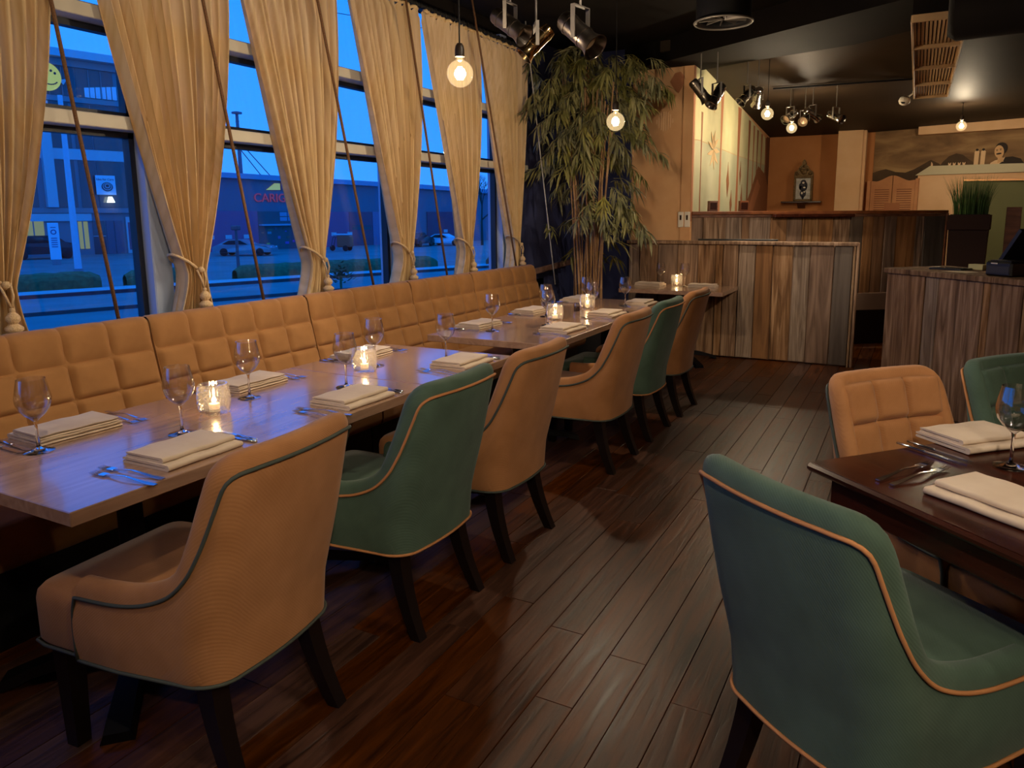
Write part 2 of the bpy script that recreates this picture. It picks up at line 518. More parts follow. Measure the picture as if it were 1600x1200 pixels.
# ------------------------------------------------------------------ window wall: bays with transoms, dark gaskets, panes
W_POSTS = [-3.45, -1.48, .49, 2.47, 4.45, 6.04]     # centre of the pale mullion posts along y
for i, yc in enumerate(W_POSTS):
    w = .11
    mb = MB().box((XW - .02, yc, 1.94), (.16, w, 2.26), .006)
    struct('trim_%d' % (i + 1), mb, M['post'], label='pale vertical window mullion')
for i in range(len(W_POSTS) - 1):
    y0, y1 = W_POSTS[i] + .055, W_POSTS[i + 1] - .055
    yc, L = (y0 + y1) / 2, y1 - y0
    wnd = bpy.data.objects.new('window_%d' % (i + 1), None); COL.objects.link(wnd)
    wnd.location = (XW, yc, .82); wnd['kind'] = 'structure'; wnd['label'] = 'tall window bay with two cream transoms and three panes'
    fr = MB()
    for zc in (1.917, 2.395):
        fr.box((.03, 0, zc - .82), (.14, L, .062), .004)
    fr.box((.0, 0, .02), (.1, L, .04), .004)
    fr.build('transom', M['frame'], wnd)
    levels = [(.84, 1.885), (1.95, 2.362), (2.428, 3.06)]
    for z0, z1 in levels:
        g = MB()
        t = .028
        zc, h = (z0 + z1) / 2 - .82, z1 - z0
        g.box((-.03, 0, z0 - .82 + t / 2), (.05, L, t)).box((-.03, 0, z1 - .82 - t / 2), (.05, L, t))
        g.box((-.03, -L / 2 + t / 2, zc), (.05, t, h)).box((-.03, L / 2 - t / 2, zc), (.05, t, h))
        g.build('gasket', M['frame_dark'], wnd)
        MB().box((-.035, 0, zc), (.006, L - .04, h - .04)).build('pane', M['pane'], wnd)
# last narrow light beyond the last post
wnd = bpy.data.objects.new('window_6', None); COL.objects.link(wnd)
wnd.location = (XW, 6.26, .82); wnd['kind'] = 'structure'; wnd['label'] = 'narrow last window light behind the last curtain'
MB().box((-.035, 0, 1.1), (.006, .32, 2.2)).build('pane', M['pane'], wnd)
fr = MB()
for zc in (1.917, 2.395):
    fr.box((.03, 0, zc - .82), (.14, .33, .062), .004)
fr.build('transom', M['frame'], wnd)

# ------------------------------------------------------------------ curtains
def smooth(t):
    t = max(0, min(1, t)); return t * t * (3 - 2 * t)
CX = -3.315
def make_curtain(yr, seed, tie):
    """gathered curtain: right edge at yr (top), pulled to a tie at z=1.2"""
    r = random.Random(seed)
    yl = yr - .83
    ph = r.random() * 6; npl = 13
    def edge(z):
        if z >= 1.2:
            t = (z - 1.2) / (2.95 - 1.2)
            a = tie - .058 + (yl - tie + .058) * (t ** .92)
            b = tie + .058 + (yr - tie - .058) * (1 - (1 - min(1, t * 1.15)) ** 1.9)
        else:
            t = (1.2 - z) / .6
            a = tie - .058 - .10 * smooth(t * 1.6); b = tie + .058 + .07 * smooth(t * 1.3)
        return a, b
    def fn(u, v):
        z = 2.95 - v * 2.25
        a, b = edge(z)
        k = (b - a) / .83
        uu = u + .012 * sin(u * 23 + ph) * (1 - v)
        amp = .017 + .028 * (1 - k)
        wob = sin(2 * pi * npl * uu + ph + .5 * sin(3 * v + u * 5)) + .45 * sin(2 * pi * 5.3 * uu + ph * 2 + v)
        x = CX + amp * wob + .012 * sin(v * 4 + ph) + (.03 if z < 1.25 else 0) * 0
        y = a + (b - a) * u + .004 * sin(2 * pi * npl * 2 * uu)
        if z > 2.9:
            x = CX + amp * wob * .6
        return (x, y, z + .02 * k * sin(2 * pi * npl * uu) * (1 if v < .01 else 0))
    return MB().grid(fn, 156, 64)
CURT = [(2.0, 'nearest sand curtain, cut by the left edge of the picture'),
        (2.92, 'wide sand curtain gathered beside the pale window post, second from the left'),
        (3.755, 'third sand curtain from the left, in front of the red lettered building'),
        (4.645, 'fourth sand curtain from the left, left of the hanging bulb'),
        (5.515, 'fifth sand curtain, right behind the nearest hanging bulb'),
        (6.29, 'last sand curtain beside the navy wall and bamboo'),
        (1.10, 'sand curtain left of the picture, behind the near table end')]
def tassel(yc, zt, label):
    t = thing('curtain_tieback', label, 'tieback', (CX, yc, zt), 0, 'tasselled rope tiebacks')
    k = MB()
    pts = []
    for i in range(33):
        a = 2 * pi * i / 32
        pts.append((.062 * cos(a) + .005, .07 * sin(a), .025 - .05 * sin(a) * 1.0 + .0))
    k.tube(pts[:-1], .0075, 8, closed=True)
    k.build('rope_loop', M['rope'], t, 180)
    k = MB().tube([(.075, .02, -.005), (.088, .03, -.05), (.082, .05, -.1)], .005, 6).tube([(.075, .06, .0), (.088, .06, -.05), (.082, .052, -.1)], .005, 6)
    k.lathe([(.0, .016), (.012, .012), (.016, 0), (.012, -.012), (0, -.016)], 12, (.078, .042, -.005))
    k.build('hanger', M['rope'], t, 180)
    c = (.082, .051, -.1)
    prof = [(0, .004), (.009, 0), (.011, -.008), (.008, -.016), (.016, -.022), (.027, -.036), (.027, -.05), (.015, -.064), (.02, -.068), (.034, -.08), (.034, -.09), (.02, -.104), (.024, -.108), (.036, -.124), (.037, -.142), (.024, -.160), (.03, -.168), (.034, -.27), (0, -.272)]
    MB().lathe(prof, 20, c, wob=lambda i, k: .0015 * (1 if (k % 2 and i > 15) else 0)).build('tassel', M['rope'], t, 50)
TIES = [1.64, 2.56, 3.465, 4.355, 5.185, 6.045, .75]
for i, (yr, lab) in enumerate(CURT):
    c = thing('curtain', lab, 'curtain', (0, 0, 0), 0, 'sand curtains along the window')
    make_curtain(yr, 11 + i, TIES[i]).build('cloth', M['curtain'], c, 180)
    if i < 6:
        hd = MB().tube([(CX + .012 * sin(k * 1.1), yr - .82 + .81 * k / 44, 2.955 + .006 * sin(k * 1.9)) for k in range(45)], .013, 6)
        hd.build('heading_tape', M['curtain'], c, 180)
        ordn = ['first', 'second', 'third', 'fourth', 'fifth', 'last'][i]
        tassel(TIES[i] - .04, 1.215, 'beige rope tieback with turned tassel on the %s curtain from the left' % ordn)
rod = thing('curtain_rod', 'dark rod carrying the sand curtains along the window', 'curtain rod', (CX - .01, 3.2, 2.99))
MB().tube([(0, -5.4, 0), (0, 3.2, 0)], .014, 10).build('rod', M['blackcord'], rod, 60)
rg = MB()
for i in range(70):
    yy = -1.2 + i * .0635
    rg.tube([(.018 * cos(a), yy, .018 * sin(a)) for a in [2 * pi * k / 8 for k in range(8)]], .005, 5, closed=True)
o = rg.build('curtain_rings', M['blackcord'], rod, 60); o['kind'] = 'stuff'
MB().lathe([(0, -.03), (.022, -.02), (.028, 0), (.022, .02), (0, .03)], 12, (0, 3.22, 0), Matrix.Rotation(pi / 2, 3, 'X')).build('finial', M['blackcord'], rod, 60)
# slanting cords tied between ceiling and bench
def slant(p, q, label, r=.006, mat=None):
    mb = MB(); p, q = Vector(p), Vector(q)
    pts = [tuple((1 - t) * (p - p) + t * (q - p)) for t in (0, .25, .5, .75, 1)]
    o = mb.tube(pts, r, 8).build('cord', mat or M['cord'], None, 180, loc=p)
    tag(o, label, 'cord', 'slanting cords before the window')
CR = -3.2
for (a, b, lab) in [((1.83, 3.16), (2.075, 1.012), 'slanting brown cord before the first window bay'),
                    ((2.56, 3.16), (2.925, 1.012), 'slanting brown cord crossing the second curtain from the left'),
                    ((3.37, 3.16), (3.87, 1.012), 'slanting brown cord crossing the third curtain from the left'),
                    ((4.28, 3.16), (4.75, 1.012), 'slanting brown cord crossing the fourth curtain from the left'),
                    ((5.18, 3.16), (5.87, 1.012), 'slanting brown cord crossing the fifth curtain, behind the bulb')]:
    slant((CR, a[0], a[1]), (CR, b[0], b[1]), lab, .0085)
slant((CR, 6.08, 3.17), (-3.12, 6.52, .80), 'pale taut cord running down in front of the navy wall', .006, plain('steel_cord', C(178, 174, 170), .5))
# ------------------------------------------------------------------ tufted pads
def cr_path(pts, n=8):
    """Catmull-Rom through 2D points"""
    out = []
    P = [pts[0]] + list(pts) + [pts[-1]]
    for i in range(1, len(P) - 2):
        for k in range(n):
            t = k / n
            a, b, c, d = P[i - 1], P[i], P[i + 1], P[i + 2]
            out.append(tuple(.5 * (2 * b[j] + (c[j] - a[j]) * t + (2 * a[j] - 5 * b[j] + 4 * c[j] - d[j]) * t * t + (3 * b[j] - a[j] - 3 * c[j] + d[j]) * t ** 3) for j in range(len(b))))
    out.append(tuple(pts[-1]))
    return out
def sample(path, ts):
    acc = [0]
    for a, b in zip(path, path[1:]):
        acc.append(acc[-1] + math.dist(a, b))
    res = []
    for t in ts:
        s = t * acc[-1]
        i = 0
        while i < len(acc) - 2 and acc[i + 1] < s:
            i += 1
        k = (s - acc[i]) / max(1e-9, acc[i + 1] - acc[i])
        res.append(tuple(path[i][j] + (path[i + 1][j] - path[i][j]) * k for j in range(len(path[0]))))
    return res, acc[-1]

# ------------------------------------------------------------------ banquette
BX = -3.0    # local x=0
bpath = cr_path([(0, .43), (-.03, .57), (-.07, .72), (-.105, .868), (-.133, .975), (-.158, 1.005), (-.195, 1.0), (-.215, .96)], 10)
def z_to_t(path, z):
    best, bi = 9, 0
    acc = [0]
    for a, b in zip(path, path[1:]):
        acc.append(acc[-1] + math.dist(a, b))
    for i, p in enumerate(path):
        if p[0] > -.14 and abs(p[1] - z) < best:
            best, bi = abs(p[1] - z), i
    return acc[bi] / acc[-1]
rows = [z_to_t(bpath, .43), z_to_t(bpath, .578), z_to_t(bpath, .722), z_to_t(bpath, .868), 1.0]
def tuft_on_path(t0, t1, w, h, nu=14, nv=12):
    ts = [t0 + (t1 - t0) * j / nv for j in range(nv + 1)]
    pts, L = sample(bpath, ts)
    mb = MB()
    def fn(u, v):
        j = round(v * nv)
        p = pts[j]
        a, b = pts[max(0, j - 1)], pts[min(nv, j + 1)]
        tx, tz = b[0] - a[0], b[1] - a[1]
        l = math.hypot(tx, tz) or 1
        nx_, nz_ = tz / l, -tx / l
        bu = (1 - abs(2 * u - 1) ** 7.0); bv = (1 - abs(2 * v - 1) ** 7.0)
        f = h * (bu * bv) ** .5 - .007
        if t1 > .99:
            k = .8 * max(0, min(1, (v - .2) / .5))
            low = (1 - (1 - v) ** 9)
            f = h * ((1 - k) * bu ** .5 + k) * low * (1 - v ** 12) ** .5 * (1 - .35 * v) - .007 * (1 - v)
        return (p[0] + nx_ * f, (u - .5) * w, p[1] + nz_ * f)
    return mb.grid(fn, nu, nv, flip=True)
UNITS = [(-.86, .155, 5), (.165, 1.165, 5), (1.175, 2.17, 5), (2.18, 3.18, 5), (3.19, 4.18, 5), (4.19, 5.0, 4), (5.01, 6.10, 5)]
UL = ['ochre tufted bench section left of the picture', 'ochre tufted bench section at the left picture edge, behind the table end',
      'ochre tufted bench section behind the first three wine glasses', 'ochre tufted bench section under the third curtain',
      'ochre tufted bench section between the two long tables', 'four panel wide ochre bench section behind the second table',
      'last ochre tufted bench section beside the navy wall']
TUFT = {}
def bench(y0, y1, ncol, label):
    L = y1 - y0; yc = (y0 + y1) / 2
    t = thing('banquette_bench', label, 'bench', (BX, yc, 0), 0, 'ochre wall bench sections')
    core, _ = sample(bpath, [k / 30 for k in range(31)])
    poly = [(x_ - .004, z_) for x_, z_ in core] + [(-.215, .08), (-.06, .08)]
    MB().prism(poly, lambda a, b: (a, -L / 2, b), lambda a, b: (a, L / 2, b)).build('backrest', M['ochre_back'], t, 40, fix=True)
    sp_ = [(.0, .30), (.36, .30), (.385, .315), (.395, .345), (.395, .43), (.385, .462), (.36, .475), (.2, .482), (-.02, .478)]
    MB().prism(sp_, lambda a, b: (a, -L / 2 + .002, b), lambda a, b: (a, L / 2 - .002, b)).build('seat', M['ochre_back'], t, 50, fix=True)
    MB().box((.14, 0, .15), (.34, L, .3)).build('plinth', M['blackplastic'], t)
    w = L / ncol
    for r in range(4):
        key = (round(w, 4), r)
        for c in range(ncol):
            yy = -L / 2 + w * (c + .5)
            if key not in TUFT:
                o = tuft_on_path(rows[r], rows[r + 1], w, .025).build('tuft', M['ochre_back'], t, 180)
                TUFT[key] = o.data
                o.location = (0, yy, 0)
            else:
                place('tuft', TUFT[key], t, (0, yy, 0))
    return t
for (y0, y1, n), lab in zip(UNITS, UL):
    bench(y0, y1, n, lab)
# wooden handrail on the navy wall past the bench
hr = thing('handrail', 'short brown wooden handrail on the navy wall past the bench', 'handrail', (-3.40, 6.85, .93))
MB().box((.03, 0, 0), (.035, 1.2, .06), .008, Matrix.Rotation(radians(3), 3, 'X')).build('rail', M['rail'], hr)
MB().cyl((.0, .42, .0), (-.06, .42, .0), .012).cyl((.0, -.42, -.03), (-.06, -.42, -.03), .012).build('wall_bracket', M['iron'], hr, 40)

# ------------------------------------------------------------------ upholstered chair
def lean(z):
    return .125 * max(0, (z - .43) / .5) ** 1.15
def make_chair(name, label, fab, pipe):
    t = thing(name, label, 'chair')
    HW, YB, RC, YF, TH, RH = .258, -.305, .10, .145, .064, .046
    ZB = .312
    XS = HW - RC
    def plan(s):
        """outer plan line of the right half: position and outward normal at arc length s from the centre back"""
        if s <= XS:
            return Vector((s, YB - .012 * (1 - (s / XS) ** 2), 0)), Vector((0, -1, 0))
        q = (s - XS) / RC
        if q <= pi / 2:
            return Vector((XS + RC * sin(q), YB + RC - RC * cos(q), 0)), Vector((sin(q), -cos(q), 0))
        return Vector((HW + .02 * (s - XS - RC * pi / 2), YB + RC + (s - XS - RC * pi / 2), 0)), Vector((1, 0, 0))
    def pos(s, z, off=0.0):
        sg = -1 if s < 0 else 1
        p, n = plan(abs(s))
        k = .935 + .065 * min(1, max(0, (z - ZB) / .3))
        k = 1 + (k - 1) * min(1, max(0, (-p.y) / .2))
        p = p - n * off
        return Vector((p.x * k * sg, p.y - lean(z), z)), Vector((n.x * sg, n.y, 0))
    bpts = [(0, .886), (.1, .886), (.175, .886), (.212, .881), (.237, .858), (.249, .80), (.260, .74), (.274, .68), (.298, .615), (.343, .56), (.405, .525), (.475, .505), (.56, .496), (.664, .493)]
    bh, _ = sample(cr_path(bpts, 10), [k / 56 for k in range(57)])
    border = [(-s_, z_) for s_, z_ in bh][:0:-1] + list(bh)
    NZ, NA = 9, 9
    B3 = [pos(s_, z_) for s_, z_ in border]
    cols, pipe_top, bottom = [], [], []
    for i, (s_, z_) in enumerate(border):
        p, n = B3[i]
        tv = B3[min(i + 1, len(B3) - 1)][0] - B3[max(i - 1, 0)][0]
        e = n.cross(tv).normalized()
        if e.z < -.2 or (abs(e.z) < .2 and e.y < 0):
            e = -e
        inn = -(n - e * n.dot(e)).normalized()
        c = []
        for k in range(NZ + 1):
            z = ZB + (z_ - ZB) * k / NZ
            c.append(pos(s_, z, -.010 * sin(pi * k / NZ))[0])
        for k in range(1, NA + 1):
            a_ = pi * k / NA
            ca_, sa_ = cos(a_), sin(a_)
            c.append(p + inn * (TH / 2) * (1 - math.copysign(abs(ca_) ** .75, ca_)) + e * RH * abs(sa_) ** .75)
        q0 = c[-1]
        zi = min(.44, q0.z - .01)
        for k in range(1, 6):
            z = q0.z + (zi - q0.z) * k / 5
            v = q0.copy(); v.z = z; v.y += lean(q0.z) - lean(z)
            c.append(v)
        cols.append(c)
        pipe_top.append(p + n * .004 + e * .004)
        bottom.append(pos(s_, ZB + .002, -.004)[0])
    mb = MB()
    n = len(cols[0])
    vs = [v for c in cols for v in c]
    fs = []
    for i in range(len(cols) - 1):
        for k in range(n - 1):
            fs.append((i * n + k, (i + 1) * n + k, (i + 1) * n + k + 1, i * n + k + 1))
    fs.append(tuple(range(n)))
    fs.append(tuple((len(cols) - 1) * n + k for k in range(n - 1, -1, -1)))
    mb.add(vs, fs)
    mb.build('backrest_shell', fab, t, 60, fix=True)
    # seat cushion with soft edges
    def seat_fn(u, v):
        a = 2 * pi * u
        e = .16
        ca, sa = cos(a), sin(a)
        sxx = math.copysign(abs(ca) ** e, ca); syy = math.copysign(abs(sa) ** e, sa)
        prof = [(0, .316), (.985, .316), (1.0, .325), (1.0, .44), (.985, .462), (.94, .478), (.6, .492), (0, .496)]
        j = min(len(prof) - 1, round(v * (len(prof) - 1)))
        s, z = prof[j]
        return (sxx * .251 * s, .045 + syy * .31 * s, z)
    MB().grid(seat_fn, 72, 7, wrap=True).build('seat', fab, t, 60)
    # piping: top edge, arm fronts down, bottom edge
    pb = MB()
    e0 = [pos(border[0][0], z, -.004)[0] for z in (.318, .35, .41, .46)]
    e1 = [pos(border[-1][0], z, -.004)[0] for z in (.46, .41, .35, .318)]
    for e in e0 + e1:
        e.y += .004
    path = e0 + pipe_top + e1
    pb.tube(path, .0052, 6)
    fb = [Vector((-.252, .145, ZB)), Vector((-.252, .30, ZB)), Vector((-.242, .347, ZB)), Vector((-.2, .355, ZB)), Vector((.2, .355, ZB)), Vector((.242, .347, ZB)), Vector((.252, .30, ZB)), Vector((.252, .145, ZB))]
    pb.tube(bottom + fb[::-1], .005, 6, closed=True)
    pb.build('piping', pipe, t, 180)
    # tufted inside back, three by three
    tw, th = .143, .142
    def tuft_fn(u, v):
        b = ((1 - abs(2 * u - 1) ** 6) * (1 - abs(2 * v - 1) ** 6)) ** .5
        return ((u - .5) * tw, .027 * b - .008, (v - .5) * th)
    me = None
    for r in range(3):
        z = .492 + th * (r + .5) * .97
        for c in (-1, 0, 1):
            loc = (c * tw, YB + TH + .018 - lean(z) - .010 * (1 - abs(c)), z)
            rot = (radians((11, 15, 17)[r]), 0, radians(-6 * c) * -1)
            if me is None:
                o = MB().grid(tuft_fn, 14, 14, flip=True).build('tuft', fab, t, 180); me = o.data
                o.location = loc; o.rotation_euler = rot
            else:
                place('tuft', me, t, loc, rot)
    # legs
    for sx in (-1, 1):
        lg = MB()
        lg.add([(sx * .214 + a * w, .262 + b * w, z) for z, w in ((.32, .028), (.0, .021)) for a, b in ((-1, -1), (1, -1), (1, 1), (-1, 1))],
               [(0, 1, 5, 4), (1, 2, 6, 5), (2, 3, 7, 6), (3, 0, 4, 7), (4, 5, 6, 7), (3, 2, 1, 0)])
        lg.build('leg', M['darkleg'], t, fix=True)
        lg = MB()
        vs, fs = [], []
        for k in range(8):
            s = k / 7
            z = .33 * (1 - s)
            y = -.225 - .03 * s - .065 * s ** 2.0
            w = .029 - .009 * s
            vs += [(sx * (.178 + .02 * s) + a * w, y + b * w, z) for a, b in ((-1, -1), (1, -1), (1, 1), (-1, 1))]
        for k in range(7):
            for m in range(4):
                m2 = (m + 1) % 4
                fs.append((k * 4 + m, k * 4 + m2, k * 4 + 4 + m2, k * 4 + 4 + m))
        fs += [(3, 2, 1, 0), (28, 29, 30, 31)]
        lg.add(vs, fs).build('leg', M['darkleg'], t, 35, fix=True)
    return t
och = make_chair('dining_chair', 'nearest ochre chair of the row with grey green piping, left foreground', M['ochre'], M['pipe_green'])
grn = make_chair('dining_chair', 'dark green chair with ochre piping between the first two ochre chairs of the row', M['green'], M['pipe_ochre'])
CHX = -1.775
och.location = (CHX, 1.305, 0); och.rotation_euler = (0, 0, radians(95))
och['group'] = 'upholstered dining chairs'
grn.location = (CHX, 2.125, 0); grn.rotation_euler = (0, 0, radians(90)); grn['group'] = 'upholstered dining chairs'
copy_tree(och, 'second ochre chair of the row, right behind the dark green one', (CHX, 2.785, 0), radians(90))
copy_tree(och, 'third ochre chair of the row, at the near end of the second table', (CHX, 4.0, 0), radians(90))
copy_tree(grn, 'far dark green chair at the second table, between two ochre chairs', (CHX, 4.685, 0), radians(90))
copy_tree(och, 'farthest ochre chair of the row, in front of the plank partition', (CHX + .01, 5.36, 0), radians(90))
copy_tree(grn, 'large green chair in the right foreground, its back to the camera', (.006, 1.83, 0), radians(-36))
copy_tree(och, 'ochre chair facing the camera at the dark table on the right', (.21, 2.57, 0), radians(-132))
copy_tree(grn, 'green tufted chair facing the camera at the right picture edge', (.64, 3.06, 0), radians(-130))

# ------------------------------------------------------------------ tables
def pedestal(t, x_, y_, h):
    p = MB().cyl((x_, y_, .06), (x_, y_, h), .038, n=20)
    p.box((x_, y_, h - .01), (.4, .4, .012), .003)
    p.build('pedestal', M['iron'], t, 40)
    for k in range(4):
        a = pi / 4 + k * pi / 2
        d = Vector((cos(a), sin(a), 0)); n = Vector((-sin(a), cos(a), 0))
        vs, fs = [], []
        for i in range(9):
            s = i / 8
            r = .03 + s * .375
            zt = .115 - .085 * s ** 1.6 + .0
            zb = max(.0, .05 - .05 * s * 1.2) + (.028 if s < .75 else .028 * (1 - s) / .25)
            w = .034 + .012 * s
            for (sg, z, ww) in ((-1, zb, w), (1, zb, w), (1, zt, w * .75), (-1, zt, w * .75)):
                v = Vector((x_, y_, z)) + d * r + n * sg * ww
                vs.append(v)
        for i in range(8):
            for m in range(4):
                m2 = (m + 1) % 4
                fs.append((i * 4 + m, i * 4 + m2, i * 4 + 4 + m2, i * 4 + 4 + m))
        fs += [(3, 2, 1, 0), (32, 33, 34, 35)]
        MB().add(vs, fs).build('foot', M['iron'], t, 35, fix=True)
def oak_table(x0, x1, y0, y1, peds, label):
    xc, yc = (x0 + x1) / 2, (y0 + y1) / 2
    t = thing('dining_table', label, 'table', (xc, yc, 0), 0, 'oak topped tables along the bench')
    MB().box((0, 0, .73), (x1 - x0, y1 - y0, .04), .0025).build('table_top', M['oak'], t)
    for (px, py) in peds:
        pedestal(t, px - xc, py - yc, .71)
    return t
oak_table(-2.652, -1.822, 1.005, 2.548, [(-2.2, 1.40), (-2.2, 2.08)], 'long oak topped table in the left foreground')
oak_table(-2.652, -1.822, 2.552, 3.302, [(-2.2, 2.93)], 'short oak table joined to the far end of the foreground table')
oak_table(-2.635, -1.79, 3.675, 5.965, [(-2.2, 4.05), (-2.2, 5.55)], 'second long oak table, before the bamboo')
oak_table(-2.59, -1.56, 6.88, 7.57, [(-2.05, 7.22)], 'small oak table against the plank partition')
# dark table on the right, set at an angle
E1 = Vector((cos(radians(-42)), sin(radians(-42)), 0)); E2 = Vector((cos(radians(48)), sin(radians(48)), 0))
rt = thing('dining_table', 'dark polished wooden table on the right, set at an angle', 'table', (-.238, 2.19, 0), radians(-42))
TWD, TLN = 1.12, 2.0
MB().box((TWD / 2, TLN / 2, .748), (TWD, TLN, .024), .008).build('table_top', M['mahogany'], rt)
for k in range(5):
    pass
MB().box((TWD / 2, .06, .69), (TWD - .14, .025, .09), .003).build('apron', M['mahogany'], rt)
MB().box((.06, TLN / 2, .69), (.025, TLN - .14, .09), .003).build('apron', M['mahogany'], rt)
MB().box((TWD - .06, TLN / 2, .69), (.025, TLN - .14, .09), .003).build('apron', M['mahogany'], rt)
MB().box((TWD / 2, TLN - .06, .69), (TWD - .14, .025, .09), .003).build('apron', M['mahogany'], rt)
for a in (.085, TWD - .085):
    for b in (.085, TLN - .085):
        MB().box((a, b, .368), (.07, .07, .736), .006).build('leg', M['mahogany'], rt)
# breadboard ends of the top: two shallow proud strips
MB().box((TWD / 2, .09, .7608), (TWD - .02, .16, .0016), .0007).build('end_board', M['mahogany'], rt)
# ------------------------------------------------------------------ table ware prototypes
TZ = .7505
def wine_glass():
    t = thing('wine_glass', 'x', 'wine glass')
    outer = [(.0, .0), (.043, .0), (.0445, .002), (.03, .0045), (.010, .010), (.0052, .018), (.0042, .05), (.0042, .085), (.0062, .098), (.014, .106), (.030, .120), (.043, .138), (.0495, .158), (.0505, .172), (.047, .195), (.0415, .222), (.0395, .2335)]
    inner = [(.0383, .2335), (.0403, .222), (.0458, .195), (.0493, .172), (.0483, .158), (.0418, .1385), (.029, .1215), (.013, .1085), (.0, .1065)]
    MB().lathe(outer[:9], 32).build('foot_and_stem', M['stem'], t, 60)
    MB().lathe(outer[8:] + inner, 36).build('bowl', M['wine'], t, 60)
    return t
def candle_holder():
    t = thing('candle_holder', 'x', 'candle holder')
    H = .112
    pr = []
    for i in range(13):
        s = i / 12
        r = .042 + .014 * sin(pi * min(1, .18 + s * .62)) ** 1.0 if s < .95 else .051
        pr.append((r, H * s))
    def wob(i, k):
        return .0038 * (1 if (k + (i % 2)) % 2 else -1) if 0 < i < 12 else 0
    mb = MB().lathe(pr, 32, wob=wob)
    inn = [(r - .006, max(.014, z)) for r, z in pr][::-1]
    mb.lathe([pr[-1]] + inn + [(0, .014)], 32)
    mb.lathe([(0, 0), pr[0]], 32)
    mb.build('glass', M['facet'], t)
    MB().lathe([(0, .016), (.019, .016), (.019, .036), (.016, .037), (0, .037)], 20).build('candle', M['wax'], t, 40)
    MB().lathe([(0, .038), (.006, .042), (.009, .049), (.006, .057), (0, .065)], 12).build('flame', M['flame'], t, 180)
    ld = bpy.data.lights.new('candle_light', 'POINT'); ld.energy = .55; ld.color = (1, .62, .28); ld.shadow_soft_size = .012
    lo = bpy.data.objects.new('candle_light', ld); COL.objects.link(lo); lo.parent = t; lo.location = (0, 0, .082)
    return t
def fork():
    t = thing('fork', 'x', 'fork')
    h = MB()
    # handle: flat bar widening at the end, along +x
    sec = [(0, .0045, .004), (.03, .0035, .006), (.07, .003, .010), (.10, .004, .008), (.15, .0065, .003), (.185, .0085, .0025), (.197, .006, .0025)]
    vs, fs = [], []
    for x_, w, z in sec:
        vs += [(x_, -w, z), (x_, w, z), (x_, w, z + .0022), (x_, -w, z + .0022)]
    for i in range(len(sec) - 1):
        for m in range(4):
            m2 = (m + 1) % 4
            fs.append((i * 4 + m, i * 4 + m2, i * 4 + 4 + m2, i * 4 + 4 + m))
    fs += [(3, 2, 1, 0), (24, 25, 26, 27)]
    h.add(vs, fs).build('handle', M['silver'], t, 40, fix=True)
    g = MB().box((-.012, 0, .0045), (.028, .022, .002), .0008)
    for k in range(4):
        yy = -.0093 + k * .0062
        g.tube([(-.024, yy, .0045), (-.045, yy, .003), (-.062, yy, .006)], [.0016, .0014, .0009], 6)
    g.build('tines', M['silver'], t, 40)
    return t
def knife():
    t = thing('table_knife', 'x', 'knife')
    MB().box((.06, 0, .004), (.1, .011, .007), .003).build('handle', M['silver'], t, 40)
    MB().prism([(.012, -.006), (.012, .007), (-.07, .008), (-.1, .0065), (-.112, -.002), (-.1, -.006)], lambda a, b: (a, b, .003), lambda a, b: (a, b, .0045)).build('blade', M['silver'], t, fix=True)
    return t
def napkin():
    t = thing('napkin', 'x', 'napkin')
    def layer(w, l, z0, th, fold, name):
        r = th / 2
        sec = []
        # folded cloth: C-shaped section (x along width), rounded at the fold
        for k in range(9):
            a = -pi / 2 + pi * k / 8
            sec.append((w / 2 - r + r * cos(a), z0 + r + r * sin(a)))
        sec += [(-w / 2 + .006, z0 + th), (-w / 2, z0 + th - .002), (-w / 2 + .002, z0 + th * .62), (w / 2 - th, z0 + th * .56), (w / 2 - th, z0 + th * .46), (-w / 2 + .003, z0 + th * .42), (-w / 2, z0 + .002), (-w / 2 + .006, z0)]
        sec = [(s * fold, z) for s, z in sec]
        mb = MB()
        n = len(sec); N = 10
        vs = []
        for i in range(N + 1):
            y = (i / N - .5) * l
            for (x_, z) in sec:
                wv = .0015 * sin(9 * y * 6 + x_ * 30) * ((z - z0) / th)
                vs.append((x_ + .0015 * sin(y * 25), y, z + wv))
        fs = [(i * n + k, i * n + (k + 1) % n, (i + 1) * n + (k + 1) % n, (i + 1) * n + k) for i in range(N) for k in range(n)]
        fs += [tuple(range(n - 1, -1, -1)), tuple(N * n + k for k in range(n))]
        mb.add(vs, fs).build(name, M['napkin'], t, 50, fix=True)
    layer(.205, .272, 0, .017, 1, 'lower_fold')
    layer(.165, .262, .0175, .015, 1, 'upper_fold')
    t.children[1].location = (-.012, .002, 0)
    return t
P_GLASS, P_CANDLE, P_FORK, P_KNIFE, P_NAP = wine_glass(), candle_holder(), fork(), knife(), napkin()
USED = set()
def put(proto, label, x_, y_, rz=0.0, group=None, z=TZ):
    if proto.name not in USED:
        USED.add(proto.name)
        proto['label'] = label; proto.location = (x_, y_, z); proto.rotation_euler = (0, 0, rz)
        if group: proto['group'] = group
        return proto
    return copy_tree(proto, label, (x_, y_, z), rz, group)
jr = random.Random(5)
WHO = ['nearest ochre chair', 'first dark green chair', 'second ochre chair', 'third ochre chair', 'far dark green chair', 'farthest ochre chair']
front = [(1.445, -1.965), (2.20, -1.945), (3.0, -1.945), (4.2, -1.955), (4.97, -1.96), (5.71, -1.955)]
benchs = [(1.425, -2.555), (2.21, -2.56), (2.965, -2.56), (4.12, -2.545), (4.89, -2.55), (5.75, -2.55)]
